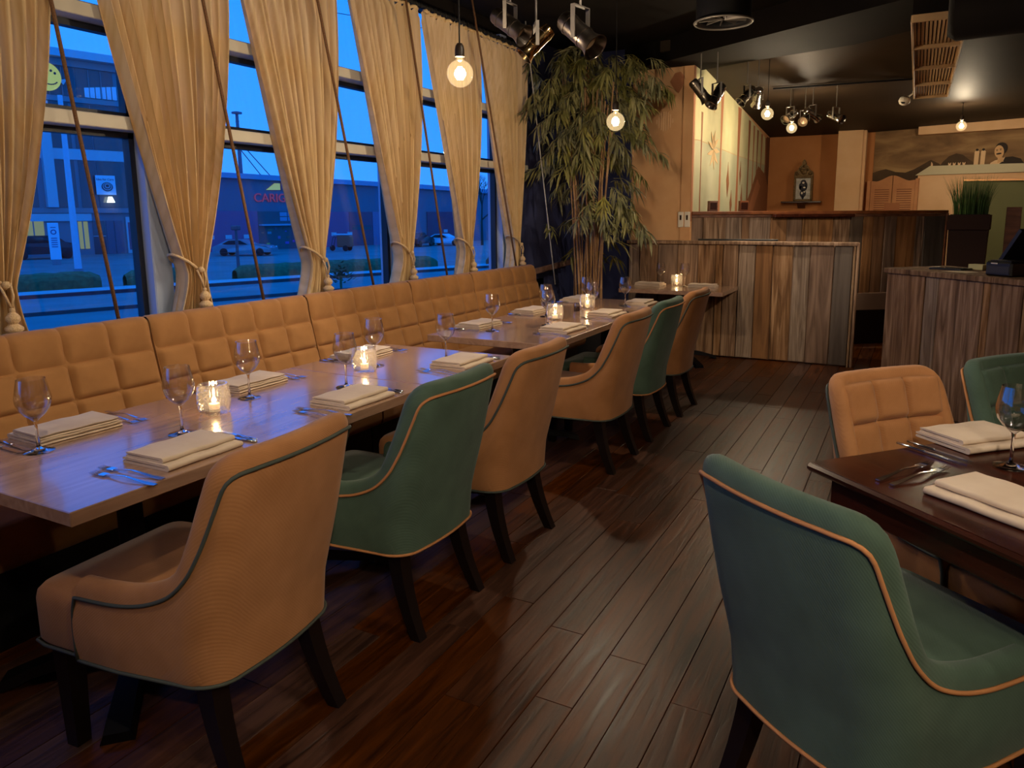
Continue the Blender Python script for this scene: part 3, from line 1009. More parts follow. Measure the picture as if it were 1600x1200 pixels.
for i, (yc, xc) in enumerate(front):
    a = radians(jr.uniform(-4, 4))
    put(P_NAP, 'folded beige napkin in front of the %s' % WHO[i], xc, yc, a, 'folded beige napkins')
    for k, dy in enumerate((-.195, -.235)):
        put(P_FORK, 'fork %s the napkin in front of the %s' % (('closest to', 'farther from')[k], WHO[i]), xc - .055 + .02 * k + jr.uniform(-.01, .01), yc + dy, radians(jr.uniform(-4, 6)), 'table forks')
    for k, dy in enumerate((.175, .205)):
        put(P_KNIFE, 'knife %s the napkin in front of the %s' % (('closest to', 'farther from')[k], WHO[i]), xc - .0 - .015 * k, yc + dy, radians(jr.uniform(-5, 5)), 'table knives')
for i, (yc, xc) in enumerate(benchs):
    a = pi + radians(jr.uniform(-4, 4))
    put(P_NAP, 'folded beige napkin on the bench side across from the %s' % WHO[i], xc + .01, yc, a, 'folded beige napkins')
    for k, dy in enumerate((.175, .21)):
        put(P_FORK, 'fork %s the bench side napkin across from the %s' % (('closest to', 'farther from')[k], WHO[i]), xc + .085, yc + dy, pi + radians(jr.uniform(-4, 6)), 'table forks')
    for k, dy in enumerate((-.175, -.205)):
        put(P_KNIFE, 'knife %s the bench side napkin across from the %s' % (('closest to', 'farther from')[k], WHO[i]), xc + .02, yc + dy, pi + radians(jr.uniform(-5, 5)), 'table knives')
gf = [(-2.16, 1.585), (-2.125, 2.363), (-2.08, 3.06), (-2.135, 4.35), (-2.09, 5.01), (-2.02, 5.52)]
gb = [(-2.405, 1.256), (-2.35, 2.042), (-2.305, 2.774), (-2.345, 3.977), (-2.33, 4.72), (-2.31, 5.42)]
for i in range(6):
    put(P_GLASS, 'empty wine glass set before the %s' % WHO[i], *gf[i], group='empty wine glasses')
    put(P_GLASS, 'empty wine glass on the bench side across from the %s' % WHO[i], *gb[i], rz=.3, group='empty wine glasses')
put(P_CANDLE, 'lit candle in cut glass on the near end of the foreground table', -2.288, 1.822, group='lit candles in cut glass')
put(P_CANDLE, 'lit candle in cut glass at the seam of the foreground tables', -2.271, 2.656, .2, group='lit candles in cut glass')
put(P_CANDLE, 'lit candle in cut glass in the middle of the second long table', -2.197, 4.59, .4, group='lit candles in cut glass')
put(P_CANDLE, 'lit candle in cut glass at the far end of the second long table', -2.241, 5.27, .1, group='lit candles in cut glass')
put(P_CANDLE, 'lit candle in cut glass on the small table by the partition', -2.15, 7.40, .3, group='lit candles in cut glass')
# small table by the partition
put(P_NAP, 'folded beige napkin on the small table, nearest the bamboo', -2.40, 7.30, radians(88), 'folded beige napkins')
put(P_NAP, 'folded beige napkin on the small table, behind the farthest ochre chair', -1.86, 7.34, radians(93), 'folded beige napkins')
put(P_GLASS, 'empty wine glass on the small table left of the candle', -2.30, 7.28 + .05, group='empty wine glasses')
put(P_GLASS, 'empty wine glass on the small table right of the candle', -2.05, 7.33, group='empty wine glasses')
# dark table on the right
put(P_NAP, 'folded beige napkin in front of the ochre chair at the dark table', .215, 2.63, radians(-45), 'folded beige napkins', .7625)
put(P_NAP, 'folded beige napkin in front of the large green chair', .235, 2.055, radians(-128), 'folded beige napkins', .7625)
put(P_KNIFE, 'knife closest to the napkin before the ochre chair at the dark table', .108, 2.455, radians(140), 'table knives', .7625)
put(P_KNIFE, 'knife farther from the napkin before the ochre chair at the dark table', .082, 2.425, radians(143), 'table knives', .7625)
put(P_FORK, 'fork closest to the napkin before the large green chair', .095, 2.25, radians(-122), 'table forks', .7625)
put(P_FORK, 'fork farther from the napkin before the large green chair', .055, 2.275, radians(-120), 'table forks', .7625)
put(P_GLASS, 'empty wine glass on the dark table at the right picture edge', .287, 2.40, group='empty wine glasses', z=.7625)
# small jar of dip next to the far candle
j = thing('condiment_jar', 'small glass jar with dark filling beside the far candle', 'jar', (-2.255, 5.10, TZ))
MB().lathe([(0, .001), (.022, .001), (.024, .006), (.024, .036), (0, .036)], 20).build('filling', plain('dark_filling', C(58, 26, 18), .4), j, 40)
MB().lathe([(0, 0), (.026, 0), (.027, .05), (.022, .058), (.022, .066), (.0205, .066), (.0205, .058), (.0255, .05), (.025, .003)], 20).build('glass', M['wine'], j, 40)
# ------------------------------------------------------------------ plank partition behind the small table
def plank(parent, name, p0, p1, z0, z1, mat, th, proud, gap=.004, bev=.004):
    """upright board between two plan points, proud of the line on its right hand side"""
    a, b = Vector((*p0, 0)), Vector((*p1, 0))
    d = (b - a); L = d.length; d.normalize()
    ang = math.atan2(d.y, d.x)
    n = Vector((d.y, -d.x, 0))
    c = (a + b) / 2 + n * (proud - th / 2)
    o = MB().box((0, 0, 0), (L - gap, th, z1 - z0), bev).build(name, mat, parent)
    o.location = (c.x, c.y, (z0 + z1) / 2); o.rotation_euler = (0, 0, ang)
    return o
pr_ = random.Random(21)
PXS = [-2.752, -2.623, -2.42, -2.205, -1.992, -1.806, -1.728, -1.574, -1.407, -1.24, -1.05, -.891, -.675, -.507]
BARN = [M['barn'],
        noisy('barn_wood_red', C(102, 74, 54), C(156, 118, 88), (6, 6, .5), 2.2, .8, .6, 8, spec=.2, rand=.2, distort=1.2, bdist=.01),
        noisy('barn_wood_grey', C(80, 66, 56), C(106, 90, 76), (6, 6, .5), 2.4, .8, .5, 8, spec=.2, rand=.15, distort=1.0, bdist=.01),
        noisy('barn_wood_pale', C(112, 86, 64), C(172, 142, 112), (7, 7, .55), 2.6, .8, .8, 9, spec=.2, rand=.12, distort=2.0, bdist=.014)]
pt_ = thing('plank_partition', 'waist high partition of weathered upright planks behind the small table', 'partition', (-1.6, 7.6, 0))
def to_local(par, o):
    o.location = Vector(o.location) - Vector(par.location)
    return o
sel = [0, 0, 1, 0, 0, 0, 0, 3, 1, 0, 3, 1, 2, 3]
for i in range(len(PXS) - 1):
    m = BARN[sel[i]]
    to_local(pt_, plank(pt_, 'plank', (PXS[i], 7.6), (PXS[i + 1], 7.6), .012, 1.165, m, .03, pr_.uniform(-.006, .016), .008, .006))
for k, (x0, x1) in enumerate(((-.507, -.483), (-.480, -.452))):
    to_local(pt_, plank(pt_, 'edge_post', (x0, 7.6), (x1, 7.6), .0, 1.2, BARN[3 if k == 0 else 0], .07, .02))
to_local(pt_, MB().box((-1.6, 7.63, .58), (2.28, .03, 1.14)).build('core', M['barn'], pt_))
MB().box((-.015, .03, 1.185), (2.30, .12, .034), .006).build('cap_rail', M['barn'], pt_)

# ------------------------------------------------------------------ bar front behind it, running back at an angle
A0, B0 = Vector((-2.1, 7.72, 0)), Vector((.3, 9.5, 0))
bd = (B0 - A0).normalized(); bn = Vector((bd.y, -bd.x, 0))
BARX = [0, .127, .384, .564, .651, .892, 1.075, 1.253, 1.447, 1.619, 1.824, 1.976, 2.099, 2.237, 2.377, 2.618, 2.72, 2.973]
bar = thing('bar_front', 'high plank clad bar front with reddish top rail', 'bar', A0)
for i in range(len(BARX) - 1):
    p, q = A0 + bd * BARX[i], A0 + bd * BARX[i + 1]
    m = BARN[[1, 0, 0, 1, 0, 1, 1, 0, 1, 0, 2, 1, 1, 1, 1, 0, 2][i]]
    to_local(bar, plank(bar, 'plank', p[:2], q[:2], .60, 1.45, m, .025, pr_.uniform(-.003, .008)))
ang = math.atan2(bd.y, bd.x)
RB = Matrix.Rotation(ang, 3, 'Z')
def onbar(s, off, z):
    return bd * s + bn * off + Vector((0, 0, z))
MB().box(onbar(1.49, -.10, 1.485), (2.99, .26, .035), .005, RB).build('top_rail', M['rail'], bar)
MB().box(onbar(1.49, -.02, 1.452), (2.99, .06, .03), .004, RB).build('under_rail', M['rail'], bar)
MB().box(onbar(1.49, -.02, .50), (2.99, .05, .19), .004, RB).build('kick_rail', plain('kick_board', C(142, 116, 96), .6), bar)
MB().box(onbar(1.49, -.15, .22), (2.99, .05, .44), .0, RB).build('plinth', M['blackplastic'], bar)
MB().box(onbar(1.35, .04, 1.452), (.92, .12, .035), .006, RB).build('dark_ledge', M['mahogany'], bar)
MB().box(onbar(2.985, -.03, 1.02), (.03, .1, .9), .004, RB).build('end_post', M['rail'], bar)
for k, (s, lab) in enumerate(((.27, 'small brown picture box on the bar top near the corner'), (.62, 'second small brown picture box on the bar top'))):
    b = thing('menu_box', lab, 'box', A0 + onbar(s, -.10, 1.503), ang)
    MB().box((0, 0, .055), (.1, .05, .11), .003).build('body', M['rail'], b)
    MB().box((0, -.027, .055), (.075, .004, .075), .001).build('front_picture', M['mahogany'], b)
# black divider panel just behind the partition
sf = thing('divider_panel', 'black panel edge showing above the left half of the plank partition', 'panel', (-1.62, 7.73, 0), radians(2))
MB().box((0, 0, .6), (.78, .04, 1.2), .004).build('panel', M['blackplastic'], sf)
MB().box((0, 0, 1.21), (.8, .055, .02), .004).build('cap', M['blackplastic'], sf)
# switch boxes on the orange wall
for k, (x_, lab) in enumerate(((-2.196, 'left white switch box on the orange wall corner'), (-2.128, 'right white switch box on the orange wall corner'))):
    s = thing('switch_box', lab, 'switch', (x_, 7.66, 1.42))
    MB().box((0, -.012, 0), (.058, .024, .16), .005).build('cover', M['white'], s)
    MB().box((0, -.0255, .02), (.02, .003, .05), .001).build('rocker', M['mahogany'], s)

# ------------------------------------------------------------------ service counter on the right (angled)
ca = radians(-46.2)
c0 = Vector((-.175, 6.458, 0)); cd = Vector((cos(ca), sin(ca), 0)); cn = Vector((cd.y, -cd.x, 0))
ctr = thing('service_counter', 'plank clad service counter with till on the right', 'counter', c0)
CS = [0.0, .205, .388, .511, .885, .94, 1.181, 1.42, 1.66, 1.9]
for i in range(len(CS) - 1):
    p, q = c0 + cd * CS[i], c0 + cd * CS[i + 1]
    to_local(ctr, plank(ctr, 'plank', p[:2], q[:2], .0, 1.01, BARN[[0, 0, 3, 0, 0, 0, 3, 0, 0][i]], .028, pr_.uniform(-.002, .008)))
RC_ = Matrix.Rotation(ca, 3, 'Z')
def onc(s, off, z):
    return cd * s + cn * off + Vector((0, 0, z))
MB().box(onc(.95, -.28, 1.03), (1.92, .62, .04), .005, RC_).build('worktop', M['barn'], ctr)
for k, off in enumerate((-.1, -.24, -.38, -.52)):
    to_local(ctr, plank(ctr, 'side_plank', (c0 - cn * -off + cn * .0)[:2] if False else (c0 + cn * (off - .07))[:2], (c0 + cn * (off + .07))[:2], 0, 1.01, BARN[k % 2], .026, .0))
MB().box(onc(.95, -.3, .5), (1.86, .54, 1.0), .0, RC_).build('carcass', M['slab'], ctr)
# things on the counter
def on_counter(name, lab, cat, s, off, extra=0.0):
    p = c0 + cd * s + cn * off
    return thing(name, lab, cat, (p.x, p.y, 1.0505), ca + extra)
t = on_counter('tablet', 'flat black tablet lying on the service counter', 'tablet', .33, -.28, .3)
MB().box((0, 0, .006), (.24, .17, .012), .003).build('body', M['blackplastic'], t)
MB().box((0, 0, .0125), (.2, .14, .001)).build('screen', plain('tablet_screen', C(40, 30, 24), .1), t)
t = on_counter('note_pad', 'pale yellow note pad standing behind the tablet', 'note pad', .42, -.45, .2)
MB().box((0, 0, .02), (.11, .08, .04), .002).build('sheets', plain('yellow_paper', C(224, 214, 150), .8), t)
t = on_counter('paper_sheet', 'loose paper sheet at the front edge of the counter', 'paper', .55, -.14, .1)
MB().grid(lambda u, v: ((u - .5) * .2, (v - .5) * .13, .001 + .004 * sin(u * 3) * v), 8, 6).build('sheet', plain('paper', C(222, 200, 170), .8), t, 180)
t = on_counter('point_of_sale_terminal', 'black tilted till screen on the service counter, seen from behind', 'till', .92, -.42, .0)
sl = radians(38)
RS = Matrix.Rotation(-.0, 3, 'X')
MB().prism([(-.20, .0), (-.17, .0), (.02, .30), (.0, .315)], lambda a, b: (a, -.2, b), lambda a, b: (a, .2, b)).build('screen', M['blackplastic'], t, fix=True)
MB().box((.0, 0, .012), (.26, .28, .024), .006).build('base', M['blackplastic'], t)
MB().box((-.02, 0, .08), (.05, .09, .14), .01).build('neck', M['blackplastic'], t)
MB().box((-.183, 0, .02), (.004, .3, .01), .001, Matrix.Rotation(.0, 3, 'Y')).build('trim', M['bracket'], t)
t = on_counter('receipt_printer', 'squat black receipt printer at the front of the counter', 'printer', .93, -.13)
MB().box((0, 0, .05), (.2, .15, .10), .012).build('body', M['blackplastic'], t)
MB().box((0, .0, .103), (.16, .11, .008), .003).build('lid', plain('printer_lid', C(34, 32, 34), .35), t)
MB().box((-.03, -.0755, .086), (.05, .003, .008), .001).build('badge', M['white'], t)
MB().box((0, -.0755, .045), (.17, .004, .05), .002).build('front_panel', plain('printer_front', C(44, 42, 46), .5), t)

# ------------------------------------------------------------------ tall planter with grass behind the counter
pl = thing('planter', 'tall dark brown planter with upright grass behind the counter', 'planter', (.52, 9.45, 0), radians(-6))
MB().prism([(-.185, -.185), (.185, -.185), (.185, .185), (-.185, .185)], lambda a, b: (a * .88, b * .88, 0), lambda a, b: (a, b, 1.30)).build('box', plain('planter_brown', C(40, 19, 12), .6, 0, .2), pl, fix=True)
MB().box((0, 0, 1.37), (.40, .40, .16), .004).build('rim', plain('planter_rim', C(44, 21, 13), .6, 0, .2), pl)
MB().box((0, 0, 1.452), (.36, .36, .01)).build('soil', M['slab'], pl)
gm = noisy('grass_blades', C(34, 58, 26), C(78, 112, 52), (4, 4, 4), 3, .6, 0, 3, spec=.3)
g = MB(); gr = random.Random(9)
for i in range(420):
    bx, by = gr.uniform(-.16, .16), gr.uniform(-.16, .16)
    a = gr.uniform(0, 2 * pi); ln = gr.uniform(.26, .44); bend = gr.uniform(.02, .22) * (.4 + 2.2 * max(abs(bx), abs(by)))
    out = Vector((bx * 1.6 + .06 * cos(a), by * 1.6 + .06 * sin(a), 0))
    sd = Vector((-sin(a), cos(a), 0)) * .0035
    vs = []
    for k in range(4):
        s = k / 3
        p = Vector((bx, by, 1.45)) + out * bend * 3 * s * s + Vector((0, 0, ln * (s - .15 * bend * s * s)))
        vs += [p - sd * (1 - s * .9), p + sd * (1 - s * .9)]
    g.add(vs, [(0, 1, 3, 2), (2, 3, 5, 4), (4, 5, 7, 6)])
g.build('grass', gm, pl, kind='stuff')
MB().box((.40, .12, .78), (.14, .03, 1.5), .004).build('back_board', M['rail'], pl)

# ------------------------------------------------------------------ painted garden wall (mural): flat paint on the wall, a few millimetres thick
ma = radians(91.713); m0 = Vector((-2.1, 7.65, 0)); md = Vector((cos(ma), sin(ma), 0)); mn = Vector((md.y, -md.x, 0))
mural = thing('garden_mural', 'pale sage mural with brown stems on the receding wall behind the bar', 'mural', m0)
def paint(par, poly, mat, name, d, n, off, th=.002):
    return MB().prism(poly, lambda a, b: tuple(d * a + n * off + Vector((0, 0, b))), lambda a, b: tuple(d * a + n * (off + th) + Vector((0, 0, b)))).build(name, mat, par, fix=True)
sage = noisy('sage_paint', C(186, 182, 136), C(216, 208, 164), (1.2, 1.2, 1.2), 1.4, .8, .03, 6)
sage2 = noisy('sage_paint_low', C(166, 168, 138), C(196, 192, 158), (1.2, 1.2, 1.2), 1.4, .8, .03, 6)
pbrown = plain('paint_brown', C(142, 88, 52), .8); pdark = plain('paint_dark_brown', C(104, 58, 32), .8)
pterra = plain('paint_terracotta', C(172, 110, 72), .8)
pleaf = plain('paint_pale_leaf', C(214, 178, 128), .8)
T = lambda s: 3.05 - .0576 * s
paint(mural, [(.08, 2.24), (.3, 2.25), (2.4, 2.24), (5.0, 2.26), (5.0, T(5.0) - .1), (3.0, T(3) - .03), (.5, T(.5) - .01), (.08, T(.08))], sage, 'sky_panel', md, mn, .001)
paint(mural, [(.08, 1.45), (5.1, 1.45), (5.1, 2.255), (2.4, 2.235), (.3, 2.245), (.08, 2.235)], sage2, 'hedge_panel', md, mn, .001)
paint(mural, [(.0, 1.4), (.075, 1.4), (.075, 3.04), (.0, 3.04)], pterra, 'corner_strip', md, mn, .002)
for (s, z0, z1, w, mt) in ((.40, 1.45, 2.55, .03, pbrown), (1.42, 1.45, T(1.4) - .05, .06, pterra), (2.55, 1.45, T(2.5) - .05, .09, pterra), (3.35, 1.45, 2.78, .07, pbrown), (3.75, 1.7, 2.75, .05, pterra), (4.1, 1.9, 2.72, .06, pbrown), (4.5, 1.9, 2.7, .06, pterra), (4.95, 1.8, 2.68, .08, pbrown)):
    paint(mural, [(s - w, z0), (s + w * .8, z0), (s + w * .5, (z0 + z1) / 2), (s + w * 1.3, z1), (s - w * 1.2, z1), (s - w * .6, (z0 + z1) / 2)], mt, 'painted_stem', md, mn, .003)
paint(mural, [(2.95, 1.45), (3.6, 1.78), (4.25, 2.2), (5.0, 2.1), (5.34, 1.9), (5.34, 1.45)], pbrown, 'painted_roof', md, mn, .004)
paint(mural, [(3.3, 1.45), (4.2, 2.0), (4.5, 1.9), (3.8, 1.45)], pterra, 'painted_roof_light', md, mn, .006)
paint(mural, [(5.0, 1.45), (5.34, 1.45), (5.34, 2.72), (5.0, 2.7)], pdark, 'painted_border', md, mn, .003)
for (s, z, w, h) in ((1.9, 1.9, .09, .22), (2.15, 1.62, .08, .16), (2.75, 2.02, .06, .16), (2.9, 1.7, .07, .18)):
    paint(mural, [(s - w, z), (s - w * .3, z + h * .5), (s, z + h), (s + w * .5, z + h * .3), (s + w, z - h * .2), (s, z - h), (s - w * .6, z - h * .5)], pbrown, 'painted_cypress', md, mn, .004)
for (s, z, r) in ((1.0, 2.2, .22), (.95, 2.75, .14)):
    for k in range(9):
        a = -pi * .9 + k * pi * 1.8 / 8
        dx, dz = cos(a), sin(a)
        paint(mural, [(s, z), (s + dx * r * .6 - dz * .03, z + dz * r * .6 + dx * .03), (s + dx * r * 1.5, z + dz * r), (s + dx * r * .6 + dz * .03, z + dz * r * .6 - dx * .03)], pleaf, 'painted_leaf', md, mn, .006 + .0005 * k)
# leaf shapes, and pale stripes standing for a projected light pattern, on orange wall
od, on_ = Vector((1, 0, 0)), Vector((0, -1, 0))
wl = thing('leaf_and_light_shapes', 'brown leaf shapes and a pale striped light pattern coloured onto the orange wall', 'wall painting', (-2.4, 7.66, 0))
paint(wl, [(.05, 2.82), (.10, 2.90), (.16, 2.91), (.21, 2.85), (.19, 2.78), (.14, 2.70), (.10, 2.74)], pterra, 'drop_leaf', od, on_, .001)
paint(wl, [(.23, 2.95), (.29, 2.95), (.295, 2.75), (.27, 2.72)], pdark, 'dark_leaf', od, on_, .001)
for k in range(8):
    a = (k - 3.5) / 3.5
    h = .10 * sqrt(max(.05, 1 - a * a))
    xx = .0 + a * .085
    paint(wl, [(xx - .006, 2.43 - h), (xx + .006, 2.43 - h * .9), (xx + .004, 2.43 + h), (xx - .006, 2.43 + h * .92)], M['plaster_pale'], 'light_stripe', od, on_, .001)
# ------------------------------------------------------------------ shelf with ornate framed picture
sh = thing('wall_shelf', 'small dark bracket shelf on the brown back wall', 'shelf', (-1.70, 13.0, 1.66))
MB().box((0, -.09, 0), (.62, .18, .025), .004).build('board', M['mahogany'], sh)
MB().prism([(-.02, -.012), (-.15, -.012), (-.02, -.1)], lambda a, b: (-.06, a, b), lambda a, b: (.06, a, b)).build('bracket', M['mahogany'], sh, fix=True)
fr = thing('ornate_frame', 'ornate carved frame with black and white figure picture on the shelf', 'picture frame', (-1.68, 12.90, 1.6735))
goldm = noisy('aged_gilt', C(58, 44, 26), C(128, 100, 60), (30, 30, 30), 2, .45, .6, 5, metal=.5, bdist=.01)
k = MB()
for (cx, cz, dx, dz) in ((-.13, .19, .035, .40), (.13, .19, .035, .40), (0, .015, .29, .035), (0, .385, .29, .035)):
    k.box((cx, 0, cz), (dx, .035, dz), .006)
k.build('frame', goldm, fr)
MB().prism([(-.15, .40), (.15, .40), (.14, .47), (.09, .50), (.07, .55), (.035, .58), (.025, .64), (0, .67), (-.025, .64), (-.035, .58), (-.07, .55), (-.09, .50), (-.14, .47)], lambda a, b: (a, -.015, b), lambda a, b: (a, .015, b)).build('crest', goldm, fr, fix=True)
for (a, b, r) in ((-.1, .44, .03), (.1, .44, .03), (0, .47, .045), (0, .56, .025), (-.05, .5, .022), (.05, .5, .022)):
    MB().lathe([(0, -.012), (r, -.006), (r, .002), (r * .4, .012), (0, .012)], 10, (a, -.018, b), Matrix.Rotation(pi / 2, 3, 'X')).build('rosette', goldm, fr, 30)
pic = MB().box((0, .004, .20), (.23, .008, .345)).build('picture', noisy('silver_print', C(150, 146, 140), C(206, 202, 196), (9, 9, 9), 2, .4, 0, 4), fr)
ink = plain('print_ink', C(30, 28, 44), .6)
for (a, b, rx, rz) in ((.0, .30, .045, .045), (.0, .21, .06, .05), (-.045, .24, .022, .05), (.045, .25, .02, .05), (0, .12, .05, .06), (.0, .06, .02, .03)):
    MB().prism([(a + rx * cos(q * pi / 7), b + rz * sin(q * pi / 7)) for q in range(14)], lambda u, v: (u, -.003, v), lambda u, v: (u, -.001, v)).build('printed_figure', ink, fr, fix=True)
for (a, b, rx, rz) in ((.0, .295, .018, .016), (.02, .22, .02, .012), (-.015, .13, .014, .02), (.02, .15, .012, .014)):
    MB().prism([(a + rx * cos(q * pi / 6), b + rz * sin(q * pi / 6)) for q in range(12)], lambda u, v: (u, -.005, v), lambda u, v: (u, -.003, v)).build('printed_highlight', M['white'], fr, fix=True)

# ------------------------------------------------------------------ kitchen wall: landscape painting, saloon doors, hatch
ka = radians(-12); k0 = Vector((-.69, 13.0, 0)); kd = Vector((cos(ka), sin(ka), 0)); kn = Vector((kd.y, -kd.x, 0))
def KP(par, poly, mat, name, off, th=.003):
    return paint(par, poly, mat, name, kd, kn, off, th)
land = thing('landscape_mural', 'dusky landscape mural with a man in a suit above the kitchen hatch', 'mural', k0)
skym = noisy('dusk_mural_sky', C(92, 68, 44), C(176, 142, 96), (.7, .7, 2.6), 1.6, .8, .02, 7, c3=C(136, 104, 70), distort=.8)
KP(land, [(.03, 1.95), (2.6, 1.95), (2.6, 2.80), (.03, 2.74)], skym, 'painted_sky', .002)
hillm = noisy('dusk_mural_hill', C(62, 46, 30), C(86, 64, 42), (2, 2, 2), 2, .8, 0, 4)
KP(land, [(.03, 1.9), (1.3, 1.9), (.95, 2.2), (.84, 2.26), (.74, 2.2), (.62, 2.13), (.5, 2.085), (.36, 2.10), (.22, 2.15), (.12, 2.13), (.03, 2.10)], hillm, 'painted_hill', .006)
KP(land, [(.96, 2.15), (1.0, 2.22), (1.08, 2.30), (1.17, 2.335), (1.26, 2.31), (1.33, 2.25), (1.40, 2.20), (1.42, 2.15)], hillm, 'painted_dome', .006)
suit = plain('paint_suit', C(44, 32, 24), .8); skin = plain('paint_skin', C(214, 170, 122), .8); hair = plain('paint_hair', C(46, 34, 26), .8); shirt = plain('paint_shirt', C(226, 190, 146), .8)
man = []
man.append(KP(land, [(1.60, 2.14), (1.64, 2.19), (1.70, 2.215), (1.80, 2.25), (1.88, 2.255), (1.98, 2.22), (2.03, 2.14)], suit, 'painted_jacket', .008))
man.append(KP(land, [(1.60, 2.14), (1.62, 2.18), (1.67, 2.21), (1.74, 2.225), (1.79, 2.255), (1.77, 2.20), (1.70, 2.14)], shirt, 'painted_shirt', .012))
def ell(cx, cz, rx, rz, n=18, rot=0):
    return [(cx + rx * cos(2 * pi * q / n) * cos(rot) - rz * sin(2 * pi * q / n) * sin(rot), cz + rx * cos(2 * pi * q / n) * sin(rot) + rz * sin(2 * pi * q / n) * cos(rot)) for q in range(n)]
KP(land, ell(1.735, 2.375, .075, .082, rot=.1), hair, 'painted_hair', .016)
KP(land, [(1.70, 2.25), (1.76, 2.25), (1.775, 2.19), (1.70, 2.17)], skin, 'painted_neck', .014)
KP(land, ell(1.712, 2.328, .058, .090, rot=.14), skin, 'painted_face', .020)
KP(land, ell(1.71, 2.300, .034, .012, rot=.14), hair, 'painted_moustache', .024)
for (a, b) in ((1.684, 2.342), (1.728, 2.350)):
    KP(land, ell(a, b, .009, .004), hair, 'painted_eye', .024)
    KP(land, ell(a, b + .014, .016, .004), hair, 'painted_eyebrow', .024)
for s0 in (1.405, 1.485):
    KP(land, [(s0, 2.15), (s0 + .055, 2.15), (s0 + .06, 2.345), (s0 + .03, 2.375), (s0 + .0, 2.345)], shirt, 'painted_pillar', .008)
    KP(land, ell(s0 + .03, 2.37, .018, .018, 10), hair, 'painted_finial', .012)
for q, s0 in enumerate((1.08, 1.14, 1.205, 1.265)):
    KP(land, [(s0, 2.165), (s0 + .03, 2.165), (s0 + .036, 2.205), (s0 + .025, 2.20), (s0 + .015, 2.185), (s0 + .005, 2.205), (s0 - .004, 2.20)], shirt, 'painted_cup', .012)
KP(land, [(.845, 2.15), (.875, 2.15), (.87, 2.20), (.85, 2.23)], shirt, 'painted_bird', .012)
# pale beam over the mural
bm_ = thing('hatch_bulkhead', 'pale orange box beam above the landscape mural', 'beam', k0 + kd * 1.68 + kn * .08)
MB().box((0, 0, 2.70), (2.02, .16, .155), .004, Matrix.Rotation(ka, 3, 'Z')).build('box', M['plaster_pale'], bm_)
# hatch surround (pale plaster), shelf and opening
hs = thing('kitchen_hatch', 'pale plaster hatch surround with sage shelf and dark green opening', 'hatch', k0)
KP(hs, [(.70, 0), (1.30, 0), (1.30, 1.955), (2.6, 1.93), (2.6, 2.02), (.69, 2.04)], M['plaster_pale'], 'surround', .004, .05)
KP(hs, [(.66, 2.035), (.85, 2.165), (2.6, 2.145), (2.6, 2.03)], plain('sage_shelf', C(196, 184, 150), .6), 'shelf_front', .055, .03)
KP(hs, [(1.30, 0), (2.6, 0), (2.6, 1.94), (1.30, 1.955)], plain('hatch_green', C(104, 104, 62), .7), 'opening', .0, .01)
KP(hs, [(1.30, 1.93), (2.6, 1.905), (2.6, 1.93), (1.30, 1.955)], plain('brass_edge', C(180, 130, 80), .3, .6), 'edge_trim', .05, .012)
# saloon doors with slats
sd_ = thing('saloon_doors', 'pair of louvred swing doors with curved tops below the mural', 'door', k0 + kn * .06)
doorm = noisy('door_paint', C(186, 126, 82), C(206, 146, 98), (2, 2, 2), 2, .7, .05, 4); doord = plain('door_groove', C(120, 70, 42), .8)
def KS(poly, mat, name, off, th=.02, par=None):
    return paint(par or sd_, poly, mat, name, kd, kn, off, th)
def top_z(s):     # S-shaped door tops meeting in a peak at s=.35
    q = abs(s - .35) / .31
    return 2.045 - .085 * smooth(q * 1.25) + .02 * max(0, q - .75) * 2
for s0, s1 in ((.035, .345), (.355, .665)):
    poly = [(s0, 1.0), (s1, 1.0)] + [(s1 + (s0 - s1) * q / 12, top_z(s1 + (s0 - s1) * q / 12)) for q in range(13)]
    d = KS(poly, doorm, 'leaf', .0)
    for q in range(10):
        z = 1.52 + q * .034
        KS([(s0 + .06, z), (s1 - .04, z), (s1 - .04, z + .011), (s0 + .06, z + .011)], doord, 'slat', .019, .004, d)
KS([(-.02, 1.0), (.03, 1.0), (.03, 1.97), (-.02, 1.97)], doorm, 'jamb', -.05, .08)
KS([(.67, 1.0), (.715, 1.0), (.715, 1.99), (.67, 1.99)], doorm, 'jamb', -.05, .08)
KS([(.25, 1.48), (.47, 1.48), (.47, 1.63), (.25, 1.63)], pterra, 'kick_plate', .024, .004)
